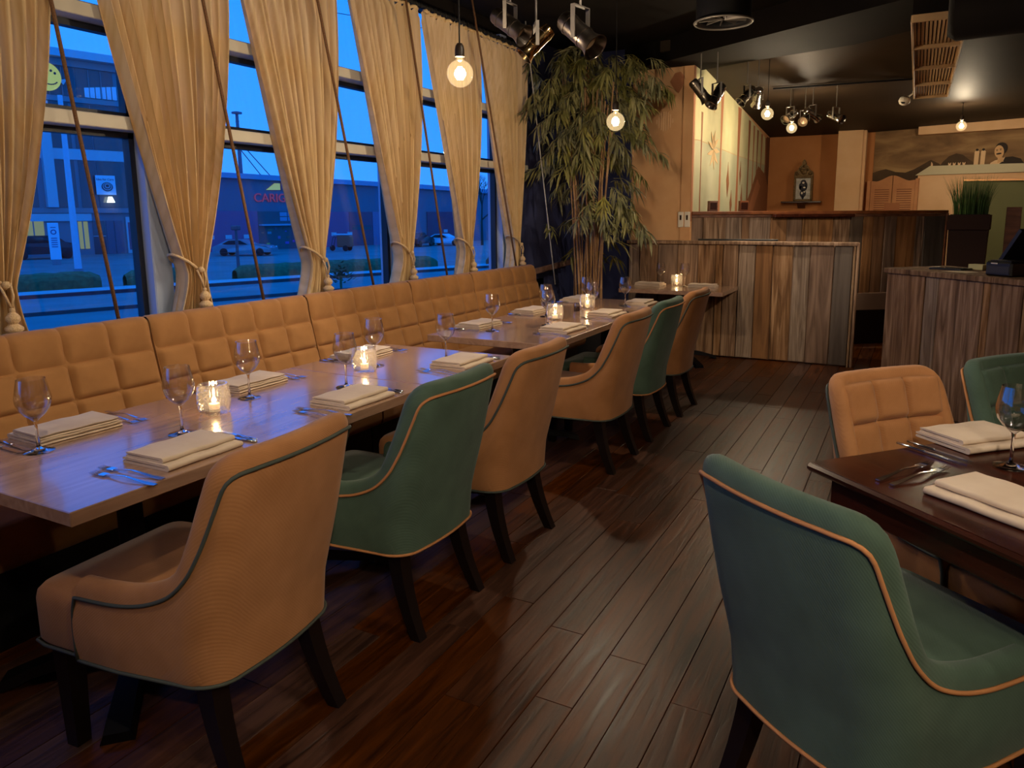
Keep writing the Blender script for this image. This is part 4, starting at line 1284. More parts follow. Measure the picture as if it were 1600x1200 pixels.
# ------------------------------------------------------------------ bamboo
bam = thing('bamboo_plant', 'tall potted bamboo with drooping leaf sprays before the navy wall', 'plant', (-2.86, 6.72, 0))
brr = random.Random(4)
cane_m = noisy('bamboo_cane', C(128, 92, 58), C(184, 142, 98), (20, 20, 2), 2, .55, .1, 4)
leaf_m = noisy('bamboo_leaf', C(92, 94, 52), C(150, 142, 88), (3, 3, 3), 2.5, .55, 0, 3, rand=.25)
MB().lathe([(0, 0), (.17, 0), (.2, .02), (.22, .38), (.225, .42), (.2, .42), (.195, .36), (0, .36)], 28).build('pot', plain('pot_black', C(24, 22, 24), .5), bam, 40)
tops = []
for i in range(19):
    a = brr.uniform(0, 2 * pi); r0 = brr.uniform(.03, .17)
    bx, by = r0 * cos(a) * 1.25, r0 * sin(a) * .8
    lx, ly = brr.uniform(-.16, .16) + bx * .4, brr.uniform(-.12, .1)
    H = brr.uniform(2.35, 2.95)
    pts, rad = [], []
    R = brr.uniform(.0095, .0135)
    nseg = 12
    for k in range(nseg):
        s = k / (nseg - 1)
        p = Vector((bx + lx * s ** 1.5, by + ly * s ** 1.5, .34 + (H - .34) * s))
        for dz, rr in ((-.006, 1.0), (.0, 1.28), (.006, 1.0)):
            pts.append(p + Vector((0, 0, dz))); rad.append(R * rr * (1 - .35 * s))
    MB().tube(pts, rad, 8).build('cane', cane_m, bam, 60)
    tops.append((bx, by, lx, ly, H))
def spray(seed):
    r = random.Random(seed)
    mb = MB()
    # thin twig leaving along +x and drooping, leaves fanning from it
    tw = [Vector((.0, 0, 0)), Vector((.07, .01, .02)), Vector((.15, .0, .0)), Vector((.22, -.01, -.05))]
    mb.tube(tw, [.002, .0016, .0012, .0008], 5)
    for k in range(13):
        s = .25 + .75 * k / 12
        i = min(2, int(s * 3)); f = s * 3 - i
        p = tw[i].lerp(tw[i + 1], f) if i < 3 else tw[3]
        side = 1 if k % 2 else -1
        yaw = side * r.uniform(.2, 1.15); pitch = r.uniform(-1.25, -.25)
        d = Vector((cos(yaw) * cos(pitch), sin(yaw) * cos(pitch), sin(pitch)))
        L = r.uniform(.13, .20); w = r.uniform(.010, .0155)
        up = Vector((0, 0, 1)); sdv = d.cross(up).normalized() * w
        nrm = sdv.cross(d).normalized()
        a_, b_, c_ = p + d * L * .35 + nrm * .004, p + d * L * .7 - Vector((0, 0, .012)), p + d * L - Vector((0, 0, .035))
        m_ = p + d * L * .35 - nrm * .003
        mb.add([p, a_ - sdv, m_, a_ + sdv, b_ - sdv * .75, b_ + sdv * .75, c_], [(0, 1, 2), (0, 2, 3), (1, 4, 2), (2, 4, 5), (2, 5, 3), (4, 6, 5)])
    return mb
SPR = []
for s_ in range(6):
    o = spray(40 + s_).build('leaf_spray', leaf_m, bam); SPR.append(o.data); bpy.data.objects.remove(o)
zones = [(2.45, 3.0, 95, .42), (2.0, 2.45, 75, .38), (1.55, 2.0, 26, .28), (1.32, 1.58, 24, .32), (.95, 1.25, 4, .22)]
for z0, z1, n, rad in zones:
    for k in range(n):
        bx, by, lx, ly, H = brr.choice(tops)
        z = brr.uniform(z0, z1)
        s = min(1, (z - .34) / (H - .34))
        a = brr.uniform(0, 2 * pi)
        rr = rad * sqrt(brr.random())
        loc = (bx + lx * s ** 1.5 + rr * cos(a) * 1.05, by + ly * s ** 1.5 + rr * sin(a) * .8 - .03, min(z + .05 - .15 * rr, 3.02))
        sc = brr.uniform(.75, 1.15)
        if loc[0] + .38 * cos(a) < -.52:
            a = pi - a
        if loc[0] < -.5:
            loc = (-.5 + brr.random() * .1, loc[1], loc[2])
        place('leaf_spray', brr.choice(SPR), bam, loc, (brr.uniform(-.25, .25), brr.uniform(-.15, .35), a + brr.uniform(-.3, .3)), None, (sc, sc, sc))
for (loc, a) in (((-.12, -.55, 2.32), 3.0), ((-.10, -.45, 2.62), 2.9), ((-.12, -.40, 2.05), 3.2)):
    place('leaf_spray', SPR[1], bam, loc, (0, .1, a), None, (.85, .85, .85))

# ------------------------------------------------------------------ pendant bulbs
def pendant(x_, y_, z, label, ztop, power=BULB_W):
    t = thing('pendant_bulb', label, 'pendant lamp', (x_, y_, z), 0, 'bare globe bulbs on black cords')
    MB().tube([(0, 0, ztop - z), (0, 0, .125)], .0035, 6).build('cord', M['blackcord'], t, 60)
    MB().lathe([(0, .135), (.012, .133), (.019, .122), (.0225, .105), (.0225, .074), (.0, .074)], 18).build('socket', plain('bakelite', C(52, 38, 26), .45), t, 50)
    pr = [(.0135, .076), (.0145, .066), (.022, .056)]
    for k in range(12):
        a = radians(62 - k * 13.8)
        pr.append((.0615 * cos(a), .0615 * sin(a)))
    pr.append((0, -.0615))
    MB().lathe(pr, 28).build('globe', M['globe'], t, 180)
    fb = MB()
    for k in range(8):
        a = 2 * pi * k / 8
        fb.tube([(.014 * cos(a), .014 * sin(a), -.026), (.009 * cos(a + .3), .009 * sin(a + .3), .03)], .0016, 5)
    fb.build('filament', M['filament'], t, 180)
    ld = bpy.data.lights.new('bulb_light', 'POINT'); ld.energy = power; ld.color = WARM; ld.shadow_soft_size = .03
    lo = bpy.data.objects.new('bulb_light', ld); COL.objects.link(lo); lo.parent = t; lo.location = (0, 0, 0)
    return t
ZC = 3.18
pendant(-1.922, 3.0, 2.123, 'nearest glowing globe bulb, before the fifth curtain', ZC)
pendant(-1.845, 4.8, 2.093, 'glowing globe bulb hanging before the bamboo', ZC, BULB_W * 1.7)
pendant(-1.427, 8.0, 2.48, 'glowing globe bulb above the bar front, beside the mural', 3.02, BULB_W * 1.1)
pendant(-1.404, 9.5, 2.486, 'glowing globe bulb below the far group of spotlights', 2.93, BULB_W * 1.6)
pendant(.42, 11.0, 2.552, 'small far globe bulb before the landscape mural', 2.84, BULB_W * 1.2)
pendant(.55, .25, 2.16, 'globe bulb over the dark table, above the picture', ZC, BULB_W * 1.3)
pendant(-1.95, .35, 2.13, 'globe bulb over the near end of the foreground table, above the picture', ZC, BULB_W * .6)
pendant(1.9, 2.2, 2.2, 'globe bulb over the right hand tables, outside the picture', ZC)

# ------------------------------------------------------------------ spotlights on stems
def spot(x_, y_, z, yaw, pitch, label, ztop, scale=1.0, power=SPOT_W, lit=True, body=None, cone=62):
    """can centred at the given point; yaw: compass of the beam, pitch: degrees below horizontal"""
    t = thing('spotlight', label, 'spotlight', (x_, y_, z), 0, 'chrome ceiling spotlights')
    d = Vector((cos(radians(yaw)) * cos(radians(pitch)), sin(radians(yaw)) * cos(radians(pitch)), -sin(radians(pitch))))
    q = d.to_track_quat('Z', 'Y').to_matrix()
    S = scale
    bd_ = body or M['chrome']
    prof = [(0, -.125), (.035, -.125), (.044, -.115), (.047, -.10), (.047, -.085), (.05, -.083), (.05, -.07), (.047, -.068), (.047, .02), (.05, .022), (.05, .032), (.047, .034), (.046, .06), (.052, .085), (.062, .108), (.064, .112), (.060, .112), (.05, .088), (.042, .06)]
    MB().lathe([(r * S, z_ * S) for r, z_ in prof], 24, (0, 0, 0), q).build('can', bd_, t, 30)
    MB().lathe([(.0425 * S, .06 * S), (.058 * S, .104 * S)], 24, (0, 0, 0), q).lathe([(0, .05 * S), (.0425 * S, .06 * S)], 24, (0, 0, 0), q).build('reflector', M['reflector'], t, 30)
    side = d.cross(Vector((0, 0, 1))).normalized()
    yk = MB()
    w = .058 * S
    up = Vector((0, 0, 1))
    for sg in (-1, 1):
        c = side * sg * w + up * .045 * S
        a_ = math.atan2(side.y, side.x)
        yk.box(c, (.004 * S, .022 * S, .14 * S), .0, RZ(a_))
    yk.box(up * .117 * S, (2 * w + .004 * S, .022 * S, .005 * S), 0, RZ(math.atan2(side.y, side.x)))
    yk.build('yoke', M['bracket'], t)
    MB().cyl((0, 0, .117 * S), (0, 0, ztop - z), .006, n=10).build('stem', M['bracket'], t, 60)
    if lit:
        ld = bpy.data.lights.new('spot_light', 'SPOT'); ld.energy = power; ld.color = WARM; ld.spot_size = radians(cone); ld.spot_blend = .5; ld.shadow_soft_size = .03
        lo = bpy.data.objects.new('spot_light', ld); COL.objects.link(lo); lo.parent = t
        lo.location = d * .125 * S; lo.rotation_euler = (-d).to_track_quat('Z', 'Y').to_euler()
    return t
dk = plain('dark_chrome', C(120, 110, 100), .3, 1.0)
brs = plain('polished_brass', C(190, 160, 110), .15, 1.0)
spot(-1.82, 3.3, 2.385, -2, 36, 'left tilted chrome spotlight beside the nearest bulb', ZC, .88, lit=False, body=dk)
spot(-1.74, 3.42, 2.32, 215, 45, 'brassy spotlight pointing left, right of the first one', ZC, .8, power=SPOT_W * .8, body=brs)
spot(-1.44, 3.28, 2.30, -12, 40, 'chrome spotlight with flared front before the bamboo top', ZC, 1.02, power=SPOT_W, body=dk)
spot(-1.90, 7.15, 2.62, 30, 50, 'dark spotlight leftmost before the garden mural', 2.98, 1.0, power=SPOT_W * 1.7, body=dk)
spot(-1.745, 7.15, 2.565, 235, 55, 'second chrome spotlight before the garden mural, pointing left', 2.98, 1.0, power=SPOT_W * .5, lit=False)
spot(-1.62, 7.9, 2.66, 225, 45, 'third chrome spotlight before the garden mural', 3.03, .9, lit=False)
spot(-1.52, 7.95, 2.64, 110, 40, 'fourth chrome spotlight, right of the garden mural group', 3.03, .9, power=SPOT_W * .5)
spot(-1.40, 9.3, 2.60, 240, 30, 'spotlight leftmost of the far group above the bulb', 2.93, .9, lit=False)
spot(-1.235, 9.3, 2.55, 265, 20, 'second spotlight of the far group, facing the room', 2.93, .9, lit=False)
spot(-1.16, 9.35, 2.61, 50, 25, 'third spotlight of the far group, raised', 2.93, .9, power=SPOT_W * .5)
spot(-.90, 9.3, 2.56, -35, 25, 'rightmost spotlight of the far group', 2.93, .9, power=SPOT_W * .5, lit=False)
# unseen spots; those on the green chair, partition and curtains are added fill
spot(.75, -.7, 2.5, 116, 38, 'unseen spotlight added behind the camera to light the large green chair', ZC, 1.0, power=SPOT_W * 2.2, cone=56)
spot(1.0, 2.0, 2.6, 168, 40, 'spotlight above the dark table aiming at the chair row', ZC, 1.0, power=SPOT_W * .8, cone=80)
spot(.85, 5.4, 2.5, 140, 17, 'unseen spotlight added over the aisle to light the plank partition', ZC, 1.0, power=SPOT_W * 2.2, cone=64)

spot(-1.1, .9, 2.6, 148, 30, 'unseen spotlight added above the picture to light the first curtains', ZC, 1.0, power=SPOT_W * .7, cone=90)
spot(-.9, 2.9, 2.75, 158, 22, 'unseen spotlight added above the picture to light the middle curtains', ZC, 1.0, power=SPOT_W * .4, cone=90)

# ------------------------------------------------------------------ ceiling duct outlet, louvre strip, duct, camera
dv = thing('ceiling_diffuser', 'round black duct outlet with fins in the dark ceiling', 'air vent', (-1.3, 5.45, 2.8))
MB().lathe([(.2, 0), (.205, .004), (.19, .02), (.19, .42), (.17, .42), (.17, .02), (.185, .004), (.2, 0)], 36).build('duct', M['blackplastic'], dv, 40)
MB().tube([(.198 * cos(2 * pi * k / 36), .198 * sin(2 * pi * k / 36), 0) for k in range(36)], .008, 6, closed=True).build('rim', M['bracket'], dv, 180)
for k in range(10):
    a = pi * 2 * k / 10
    MB().box((.09 * cos(a), .09 * sin(a), .03), (.17, .004, .03), 0, RZ(a) @ Matrix.Rotation(.6, 3, 'X')).build('fin', M['bracket'], dv)
lv = thing('ceiling_louvre', 'long bronze louvred strip running along the dark ceiling', 'air vent', (.045, 7.7, 2.76))
lvm = plain('louvre_bronze', C(206, 168, 120), .5)
for k in range(4):
    y0 = -1.9 + k * .95
    MB().box((-.165, y0 + .475, 0), (.015, .94, .05), .003).box((.165, y0 + .475, 0), (.015, .94, .05), .003).box((0, y0 + .01, 0), (.33, .02, .05), .003).box((0, y0 + .94, 0), (.33, .02, .05), .003).build('louvre_frame', lvm, lv)
    for j in range(13):
        MB().box((-.15 + j * .025, y0 + .475, .005), (.018, .9, .006), 0, Matrix.Rotation(.3, 3, 'Y')).build('slat', lvm, lv)
MB().box((0, 0, .10), (.33, 3.8, .14)).build('duct_box', M['black'], lv)
for sx in (-.12, .12):
    MB().cyl((sx, -1.2, .15), (sx, -1.2, .30), .006).cyl((sx, 1.2, .15), (sx, 1.2, .2), .006).build('hanger', M['iron'], lv)
du = thing('air_duct', 'big black air duct under the ceiling at the upper right', 'duct', (1.15, 4.9, 2.75))
MB().tube([(-1.07, 0, 0), (-1.03, 0, .0), (1.2, -.2, 0)], [.30, .33, .33], 24).build('duct', M['black'], du, 50)
MB().tube([(.0 + .0, -.1 + .33 * cos(2 * pi * k / 24), .33 * sin(2 * pi * k / 24)) for k in range(24)], .012, 6, closed=True).build('seam_ring', M['black'], du, 180)
MB().cyl((.3, -.1, .3), (.3, -.1, .46), .008).cyl((-.6, -.04, .3), (-.6, -.04, .46), .008).build('hanger', M['iron'], du)
sc_ = thing('security_camera', 'small white security camera under the far ceiling', 'camera', (-.215, 9.6, 2.73))
MB().lathe([(0, -.055), (.03, -.05), (.055, -.03), (.062, 0), (.05, .03), (.0, .04)], 20, (0, 0, 0), Matrix.Rotation(.6, 3, 'X')).build('housing', M['white'], sc_, 60)
MB().lathe([(0, -.02), (.02, -.014), (.024, 0), (0, .004)], 14, (-.012, -.045, -.02), Matrix.Rotation(.6, 3, 'X')).build('lens', M['blackplastic'], sc_, 60)
MB().tube([(.03, 0, .03), (.08, 0, .07), (.1, .02, .19)], .008, 8).build('arm', M['white'], sc_, 60)
tr_ = thing('lamp_track', 'thin dark lamp rail under the far ceiling', 'lamp rail', (-.85, 9.3, 2.915))
MB().box((0, 0, 0), (1.5, .035, .02), .004, RZ(radians(4))).build('rail', M['iron'], tr_)
# ------------------------------------------------------------------ outside: street, buildings, cars in the blue hour
GZ = -1.6
asph = noisy('asphalt', C(116, 114, 114), C(136, 134, 134), (.3, .3, .3), 1.5, .75, .0, 5)
pave = noisy('pavement', C(176, 176, 178), C(190, 190, 192), (.4, .4, .4), 1.5, .8, 0, 5)
struct('ground', MB().box((-50, 45, GZ - .1), (90, 170, .2)), asph, label='grey asphalt street and yard outside')
sdir = Vector((cos(radians(70)), sin(radians(70)), 0)); sn = Vector((-sdir.y, sdir.x, 0))
def strip(name, off0, off1, t0, t1, z, mat, label):
    p = Vector((-30.2, 16, 0))
    mb = MB()
    q = [p + sdir * t0 + sn * off0, p + sdir * t1 + sn * off0, p + sdir * t1 + sn * off1, p + sdir * t0 + sn * off1]
    mb.prism([(a.x, a.y) for a in q], lambda a, b: (a, b, GZ), lambda a, b: (a, b, z))
    return struct(name, mb, mat, label=label, fix=True)
strip('kerb', -.2, .0, -20, 60, GZ + .14, plain('kerb_dark', C(52, 50, 58), .8), 'dark kerb line along the street')
strip('pavement', .0, 2.0, -20, 60, GZ + .1, pave, 'pale pavement along the street')
strip('kerb', -6.3, -6.2, -30, 60, GZ + .12, plain('kerb_dark2', C(60, 58, 66), .8), 'near kerb line below the windows')
# clipped hedge pieces
hm = noisy('hedge_leaf', C(70, 84, 54), C(100, 112, 70), (3, 3, 3), 2, .9, 0, 4)
def hedge(t0, t1, off, h, lab):
    p = Vector((-30.2, 16, 0)); r = random.Random(int(t0 * 10) + 50)
    a, b = p + sdir * t0 + sn * off, p + sdir * t1 + sn * off
    c = (a + b) / 2; L = (b - a).length
    o = thing('hedge', lab, 'hedge', (c.x, c.y, GZ), radians(70), 'clipped hedges along the street')
    nu, nv = int(L * 3), 10
    def fn(u, v):
        ang_ = pi * v
        wx = .55 * cos(ang_); wz = h * (sin(ang_) ** .45)
        e = min(1, min(u, 1 - u) * L / .5) ** .5
        j = r.uniform(-.05, .05)
        return ((u - .5) * L, wx * (.6 + .4 * e) + j, max(0, wz * (.7 + .3 * e) + j))
    MB().grid(fn, nu, nv).build('foliage', hm, o)
hedge(-7, 3.2, 3.1, .75, 'dark clipped hedge behind the first window bay')
hedge(4.2, 7.2, 3.1, .7, 'short green hedge piece right of the first hedge')
hedge(9, 21, 2.7, .7, 'long low hedge behind the second window bay')
hedge(24, 40, 1.2, .7, 'far green hedge behind the fourth window bay')
# --- office building on the left
ba = radians(76.5); b0 = Vector((-61.7, 37, 0)); bdv = Vector((cos(ba), sin(ba), 0)); bnv = Vector((bdv.y, -bdv.x, 0))
ob = thing('office_building', 'dark modern office building with glazed front seen through the first window', 'building', b0)
def BP(poly, mat, name, off, th, par=None):
    return paint(par or ob, poly, mat, name, bdv, bnv, off, th)
R4 = lambda a, b, c, d: [(a, b), (c, b), (c, d), (a, d)]
wallm = plain('office_wall', C(140, 132, 140), .6); bandm = plain('office_band', C(152, 140, 146), .6); paleb = plain('office_pale', C(196, 200, 206), .5)
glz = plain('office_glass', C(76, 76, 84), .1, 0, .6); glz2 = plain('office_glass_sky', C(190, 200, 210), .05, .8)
BP(R4(-14, GZ, 5.2, 14.0), wallm, 'wall', -9, 9)
BP(R4(-14, 14.02, 5.4, 14.62), paleb, 'roof', -9.5, 10.6)
BP(R4(-14, 13.45, 5.2, 14.0), bandm, 'fascia_band', .0, .3)
BP(R4(-14, 10.7, 5.2, 11.1), bandm, 'floor_band', .0, .25)
BP(R4(-14, 1.85, 5.2, 2.25), bandm, 'floor_band', .0, .25)
BP(R4(-14, 6.15, 5.2, 7.0), paleb, 'spandrel', .0, .1)
for k, x0 in enumerate((-4.6, -1.7, 1.2)):
    w = BP(R4(x0, 11.15, x0 + 2.8, 13.4), glz, 'window', .0, .06)
    for q in range(1, 3):
        BP(R4(x0 + q * .93 - .03, 11.15, x0 + q * .93 + .03, 13.4), wallm, 'mullion', .06, .06, w)
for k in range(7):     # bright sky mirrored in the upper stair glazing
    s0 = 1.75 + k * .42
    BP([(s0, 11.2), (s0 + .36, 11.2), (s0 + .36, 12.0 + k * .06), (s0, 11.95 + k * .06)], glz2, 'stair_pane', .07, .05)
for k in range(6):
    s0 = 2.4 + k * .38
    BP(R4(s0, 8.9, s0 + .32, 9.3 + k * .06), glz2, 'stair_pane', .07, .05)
for (a, b) in ((-4.2, -2.35), (-1.05, .45), (.75, 2.0), (2.1, 4.4)):
    BP(R4(a, 7.05, b, 10.6), glz, 'window', .0, .06)
    BP(R4(a, 2.3, b, 6.1), glz, 'window', .0, .06)
BP(R4(-1.85, 2.3, -1.1, 10.6), paleb, 'pilaster', .0, .5)
litm = emit('lit_room', (.75, .95, .62, 1), .22)
for (a, b, c, d) in ((-4.4, -.6, -2.2, 1.2), (-.2, -1.1, 1.0, 1.15)):
    w = BP(R4(a, b, c, d), litm, 'lit_window', .0, .06)
    for q in range(1, 3):
        xx = a + (c - a) * q / 3
        BP(R4(xx - .04, b, xx + .04, d), wallm, 'mullion', .06, .05, w)
BP(R4(-5, 1.2, 1.3, 1.8), paleb, 'shop_band', .0, .2)
dr = BP(R4(1.35, GZ, 2.3, 1.2), glz, 'door', .0, .06)
BP(R4(1.35, -.1, 2.3, -.05), paleb, 'door_rail', .06, .04, dr)
for q, (a, c) in enumerate(((2.4, 3.0), (3.05, 3.7))):
    BP(R4(a, GZ, c, 1.2), plain('steel_panel_%d' % q, C(92, 98, 116), .5), 'panel', .0, .08)
rp_ = BP(R4(3.95, GZ, 4.75, 1.5), paleb, 'notice_frame', .1, .1)
BP(R4(4.08, -1.3, 4.62, 1.05), plain('notice_red', C(200, 90, 110), .6), 'notice', .2, .03, rp_)
# yellow smiley emblem
em = BP(ell(-.95, 12.45, 1.02, 1.08, 40), plain('emblem_yellow', C(250, 226, 84), .5, Emission_Color=(1, .8, .12, 1), Emission_Strength=.3), 'emblem_disc', .3, .12)
dkp = plain('emblem_dark', C(34, 40, 60), .6)
for (a, b) in ((-.62, 12.92), (-.36, 12.75)):
    BP(ell(a, b, .09, .1, 12), dkp, 'emblem_eye', .42, .03, em)
for q in range(9):
    a0 = radians(205 + q * 14)
    cx_, cz_ = -.75 + .62 * cos(a0), 12.42 + .55 * sin(a0)
    BP(ell(cx_, cz_, .085, .05, 8, a0 + pi / 2), dkp, 'emblem_smile', .42, .03, em)
BP([(-.1, 12.3), (.5, 12.45), (.2, 11.95)], paleb, 'emblem_fin', .3, .05, em)
# poster with coffee cup
ps = thing('poster', 'square light poster with script title and coffee cup on the office front', 'poster', b0)
BP(R4(1.83, 3.36, 3.35, 4.95), plain('poster_paper', C(214, 236, 244), .6), 'sheet', .3, .05, ps)
me = text_mesh('Idea for Care', .25, .004); me.materials.append(dkp)
o = place('title', me, ps); fz = Matrix.Identity(3)
def face_on(o, d, n, p):
    o.matrix_local = Matrix(((d.x, 0, n.x, p.x), (d.y, 0, n.y, p.y), (d.z, 1, n.z, p.z), (0, 0, 0, 1)))
face_on(o, bdv, bnv, bdv * 2.56 + bnv * .36 + Vector((0, 0, 4.62)))
for q, (r, mt) in enumerate(((.44, dkp), (.36, paleb), (.29, dkp), (.22, paleb), (.13, dkp))):
    BP(ell(2.68, 4.02 + q * .02, r, r * .86, 26), mt, 'cup_ring', .36 + q * .012, .012, ps)
lampm = emit('white_lamp', (.85, 1, .9, 1), 3.5)
wl_ = thing('shop_lamp', 'glowing white lamp below the poster on the office front', 'lamp', b0)
BP([(2.55, 2.72), (3.1, 2.72), (2.98, 3.0), (2.9, 3.2), (2.7, 3.2), (2.65, 3.0)], lampm, 'shade', .3, .3, wl_)
# flagpole with banner
fp = thing('flagpole', 'pale blue flagpole before the office building', 'flagpole', (-40.9, 24.5, GZ))
MB().tube([(0, 0, 0), (0, 0, 9.5)], [.19, .12], 12).build('pole', plain('pole_pale', C(190, 206, 222), .5), fp, 60)
MB().lathe([(.5, 0), (.5, .1), (.25, .15), (.25, .3), (0, .3)], 16).build('base', wallm, fp, 40)
bn_ = thing('banner_sign', 'upright light blue banner sign with dark print on the forecourt', 'sign', (-50.15, 28.67, GZ), radians(62))
MB().box((0, 0, 1.55), (.62, .08, 2.4), .02).build('panel', plain('banner_paper', C(206, 232, 246), .6), bn_)
MB().box((0, 0, .17), (.5, .3, .34), .02).build('foot', wallm, bn_)
MB().prism(ell(0, 2.15, .17, .17, 20), lambda a, b: (a, -.05, b), lambda a, b: (a, -.042, b)).build('printed_ring', plain('banner_ink', C(70, 100, 150), .6), bn_, fix=True)
MB().prism(ell(0, 2.15, .1, .1, 20), lambda a, b: (a, -.056, b), lambda a, b: (a, -.05, b)).build('printed_ring', plain('banner_paper2', C(206, 232, 246), .6), bn_, fix=True)
for q in range(5):
    MB().box((0, -.045, 1.75 - q * .14), (.34, .008, .06)).build('printed_bar', plain('banner_ink_%d' % q, C(70, 100, 150), .6), bn_)
MB().box((0, -.045, 2.45), (.3, .008, .05)).build('printed_bar', plain('banner_ink_t', C(70, 100, 150), .6), bn_)
# --- warehouse
wa = radians(77.5); w0 = Vector((-55.4, 44.6, 0)); wdv = Vector((cos(wa), sin(wa), 0)); wnv = Vector((wdv.y, -wdv.x, 0))
wh = thing('warehouse', 'long low warehouse with red lettering and purple wall panels', 'building', w0)
def WP(poly, mat, name, off, th, par=None):
    return paint(par or wh, poly, mat, name, wdv, wnv, off, th)
whw = plain('warehouse_slate', C(126, 110, 128), .6); purp = plain('warehouse_purple', C(190, 92, 128), .6); purp2 = plain('warehouse_violet', C(180, 118, 150), .6)
whd = plain('warehouse_dark', C(84, 82, 92), .6)
WP([(-1.2, GZ), (75, GZ), (75, 3.6), (40, 4.4), (25, 4.85), (-1.2, 5.3)], whw, 'wall', -14, 14)
WP([(-1.2, 4.95), (25, 4.45), (40, 4.0), (75, 3.2), (75, 3.7), (40, 4.5), (25, 4.92), (-1.2, 5.4)], plain('warehouse_roof', C(136, 160, 190), .5), 'roof_edge', .0, .5)
WP(R4(-1.0, GZ, 5.0, 1.98), purp, 'wall_panel', .0, .12)
WP(R4(12.2, GZ, 15.2, 1.9), purp, 'wall_panel', .0, .12)
WP(R4(15.25, GZ, 18.2, 1.9), plain('warehouse_plum', C(180, 70, 96), .6), 'gate_panel', .0, .1)
WP(R4(18.25, GZ, 24, 1.9), purp2, 'wall_panel', .0, .12)
WP(R4(26, GZ, 32, 1.9), plain('warehouse_wine', C(176, 62, 88), .6), 'wall_panel', .0, .12)
for s0 in (15.6, 17.0):
    WP(R4(s0, .05, s0 + 1.0, .35), whd, 'gate_grille', .1, .04)
    WP(R4(s0, .42, s0 + 1.0, .52), whd, 'gate_grille', .1, .04)
gf_ = WP(R4(5.05, GZ, 12.1, 1.95), whd, 'glazed_front', .0, .08)
for a in range(3):
    for b in range(2):
        WP(R4(7.3 + a * .85, 1.05 + b * .45, 8.05 + a * .85, 1.42 + b * .45), plain('warehouse_pane_%d%d' % (a, b), C(120, 150, 180), .2), 'pane', .08, .04, gf_)
WP(R4(5.1, .62, 12, .78), plain('awning', C(150, 170, 190), .6), 'awning', .08, .5)
rr_ = random.Random(8)
for q in range(22):
    s0 = rr_.uniform(5.2, 11.8); z0 = rr_.uniform(-1.3, .3); w_ = rr_.uniform(.15, .5)
    WP(R4(s0, z0, s0 + w_, z0 + rr_.uniform(.08, .3)), plain('display_%d' % q, C(*[rr_.randint(60, 190) for _ in range(3)]), .5), 'display_piece', .08, .03, gf_)
for q, s0 in enumerate((.1, 1.75, 3.5, 12.95, 14.9, 19.1, 28.5)):
    WP(R4(s0, -.5, s0 + .6, -.15), paleb, 'bay_sign', .12, .04)
yel = plain('logo_yellow', C(244, 232, 110), .5, Emission_Color=(1, .9, .2, 1), Emission_Strength=.2)
WP([(6.05, 3.92), (7.5, 3.95), (7.5, 4.55), (6.95, 4.55)], yel, 'logo_roof', .05, .1)
WP(R4(7.6, 3.92, 9.6, 4.7), plain('logo_red', C(186, 84, 110), .6), 'logo_block', .05, .1)
me = text_mesh('CARIGAZ', 1.12, .05); me.materials.append(plain('letter_red', C(230, 70, 84), .5, Emission_Color=(1, .12, .2, 1), Emission_Strength=.12))
o = place('lettering', me, wh)
face_on(o, wdv, wnv, wdv * 7.15 + wnv * .1 + Vector((0, 0, 3.16)))
# mast and mast stays behind the warehouse
ms = thing('lattice_mast', 'thin mast with stay cables on the warehouse roof', 'mast', (-60, 53, 5.0))
MB().tube([(0, 0, 0), (0, 0, 6.6)], [.2, .14], 8).build('pole', whw, ms, 60)
MB().lathe([(0, 0), (.5, .05), (.5, .2), (0, .3)], 12, (0, 0, 6.4)).build('head', whw, ms, 60)
for q in range(10):
    MB().box((0, 0, .3 + q * .6), (.45, .1, .08)).build('rung', whw, ms)
MB().tube([(0, 0, 3.9), (1.2, 3.2, .1)], .05, 5).tube([(0, 0, 3.2), (.9, 2.2, .1)], .05, 5).build('stay', whw, ms)
wr = thing('overhead_wires', 'three thin overhead wires crossing the sky', 'wires', (-30, 35, 14))
for q, z in enumerate((0, 1.4, 2.1)):
    MB().tube([(-14, -22, z), (0, 5, z - .5), (12, 40, z + .2)], .025, 4).build('wire', whd, wr)
# street lamp and bare tree
sl_ = thing('street_lamp', 'thin dark street lamp post in front of the warehouse', 'street lamp', (-31.8, 27.5, GZ))
MB().tube([(0, 0, 0), (0, 0, 2.4)], [.09, .07], 8).build('post', whd, sl_, 60)
MB().box((0, 0, 2.5), (.5, .3, .25), .05).build('lamp_head', whd, sl_)
tre = thing('bare_tree', 'bare twiggy tree behind the warehouse, right of the fourth cord', 'tree', (-40, 66, GZ))
trr = random.Random(2)
tw_ = MB()
def branch(p, d, L, r, n):
    q = p + d * L
    tw_.tube([p, q], [r, r * .65], 5, cap=False)
    if n:
        for _ in range(3 if n > 2 else 4):
            dd = (d + Vector((trr.uniform(-.8, .8), trr.uniform(-.8, .8), trr.uniform(-.2, .6)))).normalized()
            branch(q, dd, L * trr.uniform(.6, .8), r * .55, n - 1)
branch(Vector((0, 0, 0)), Vector((0, 0, 1)), 2.6, .16, 5)
tw_.build('branches', plain('bark', C(50, 46, 44), .9), tre)
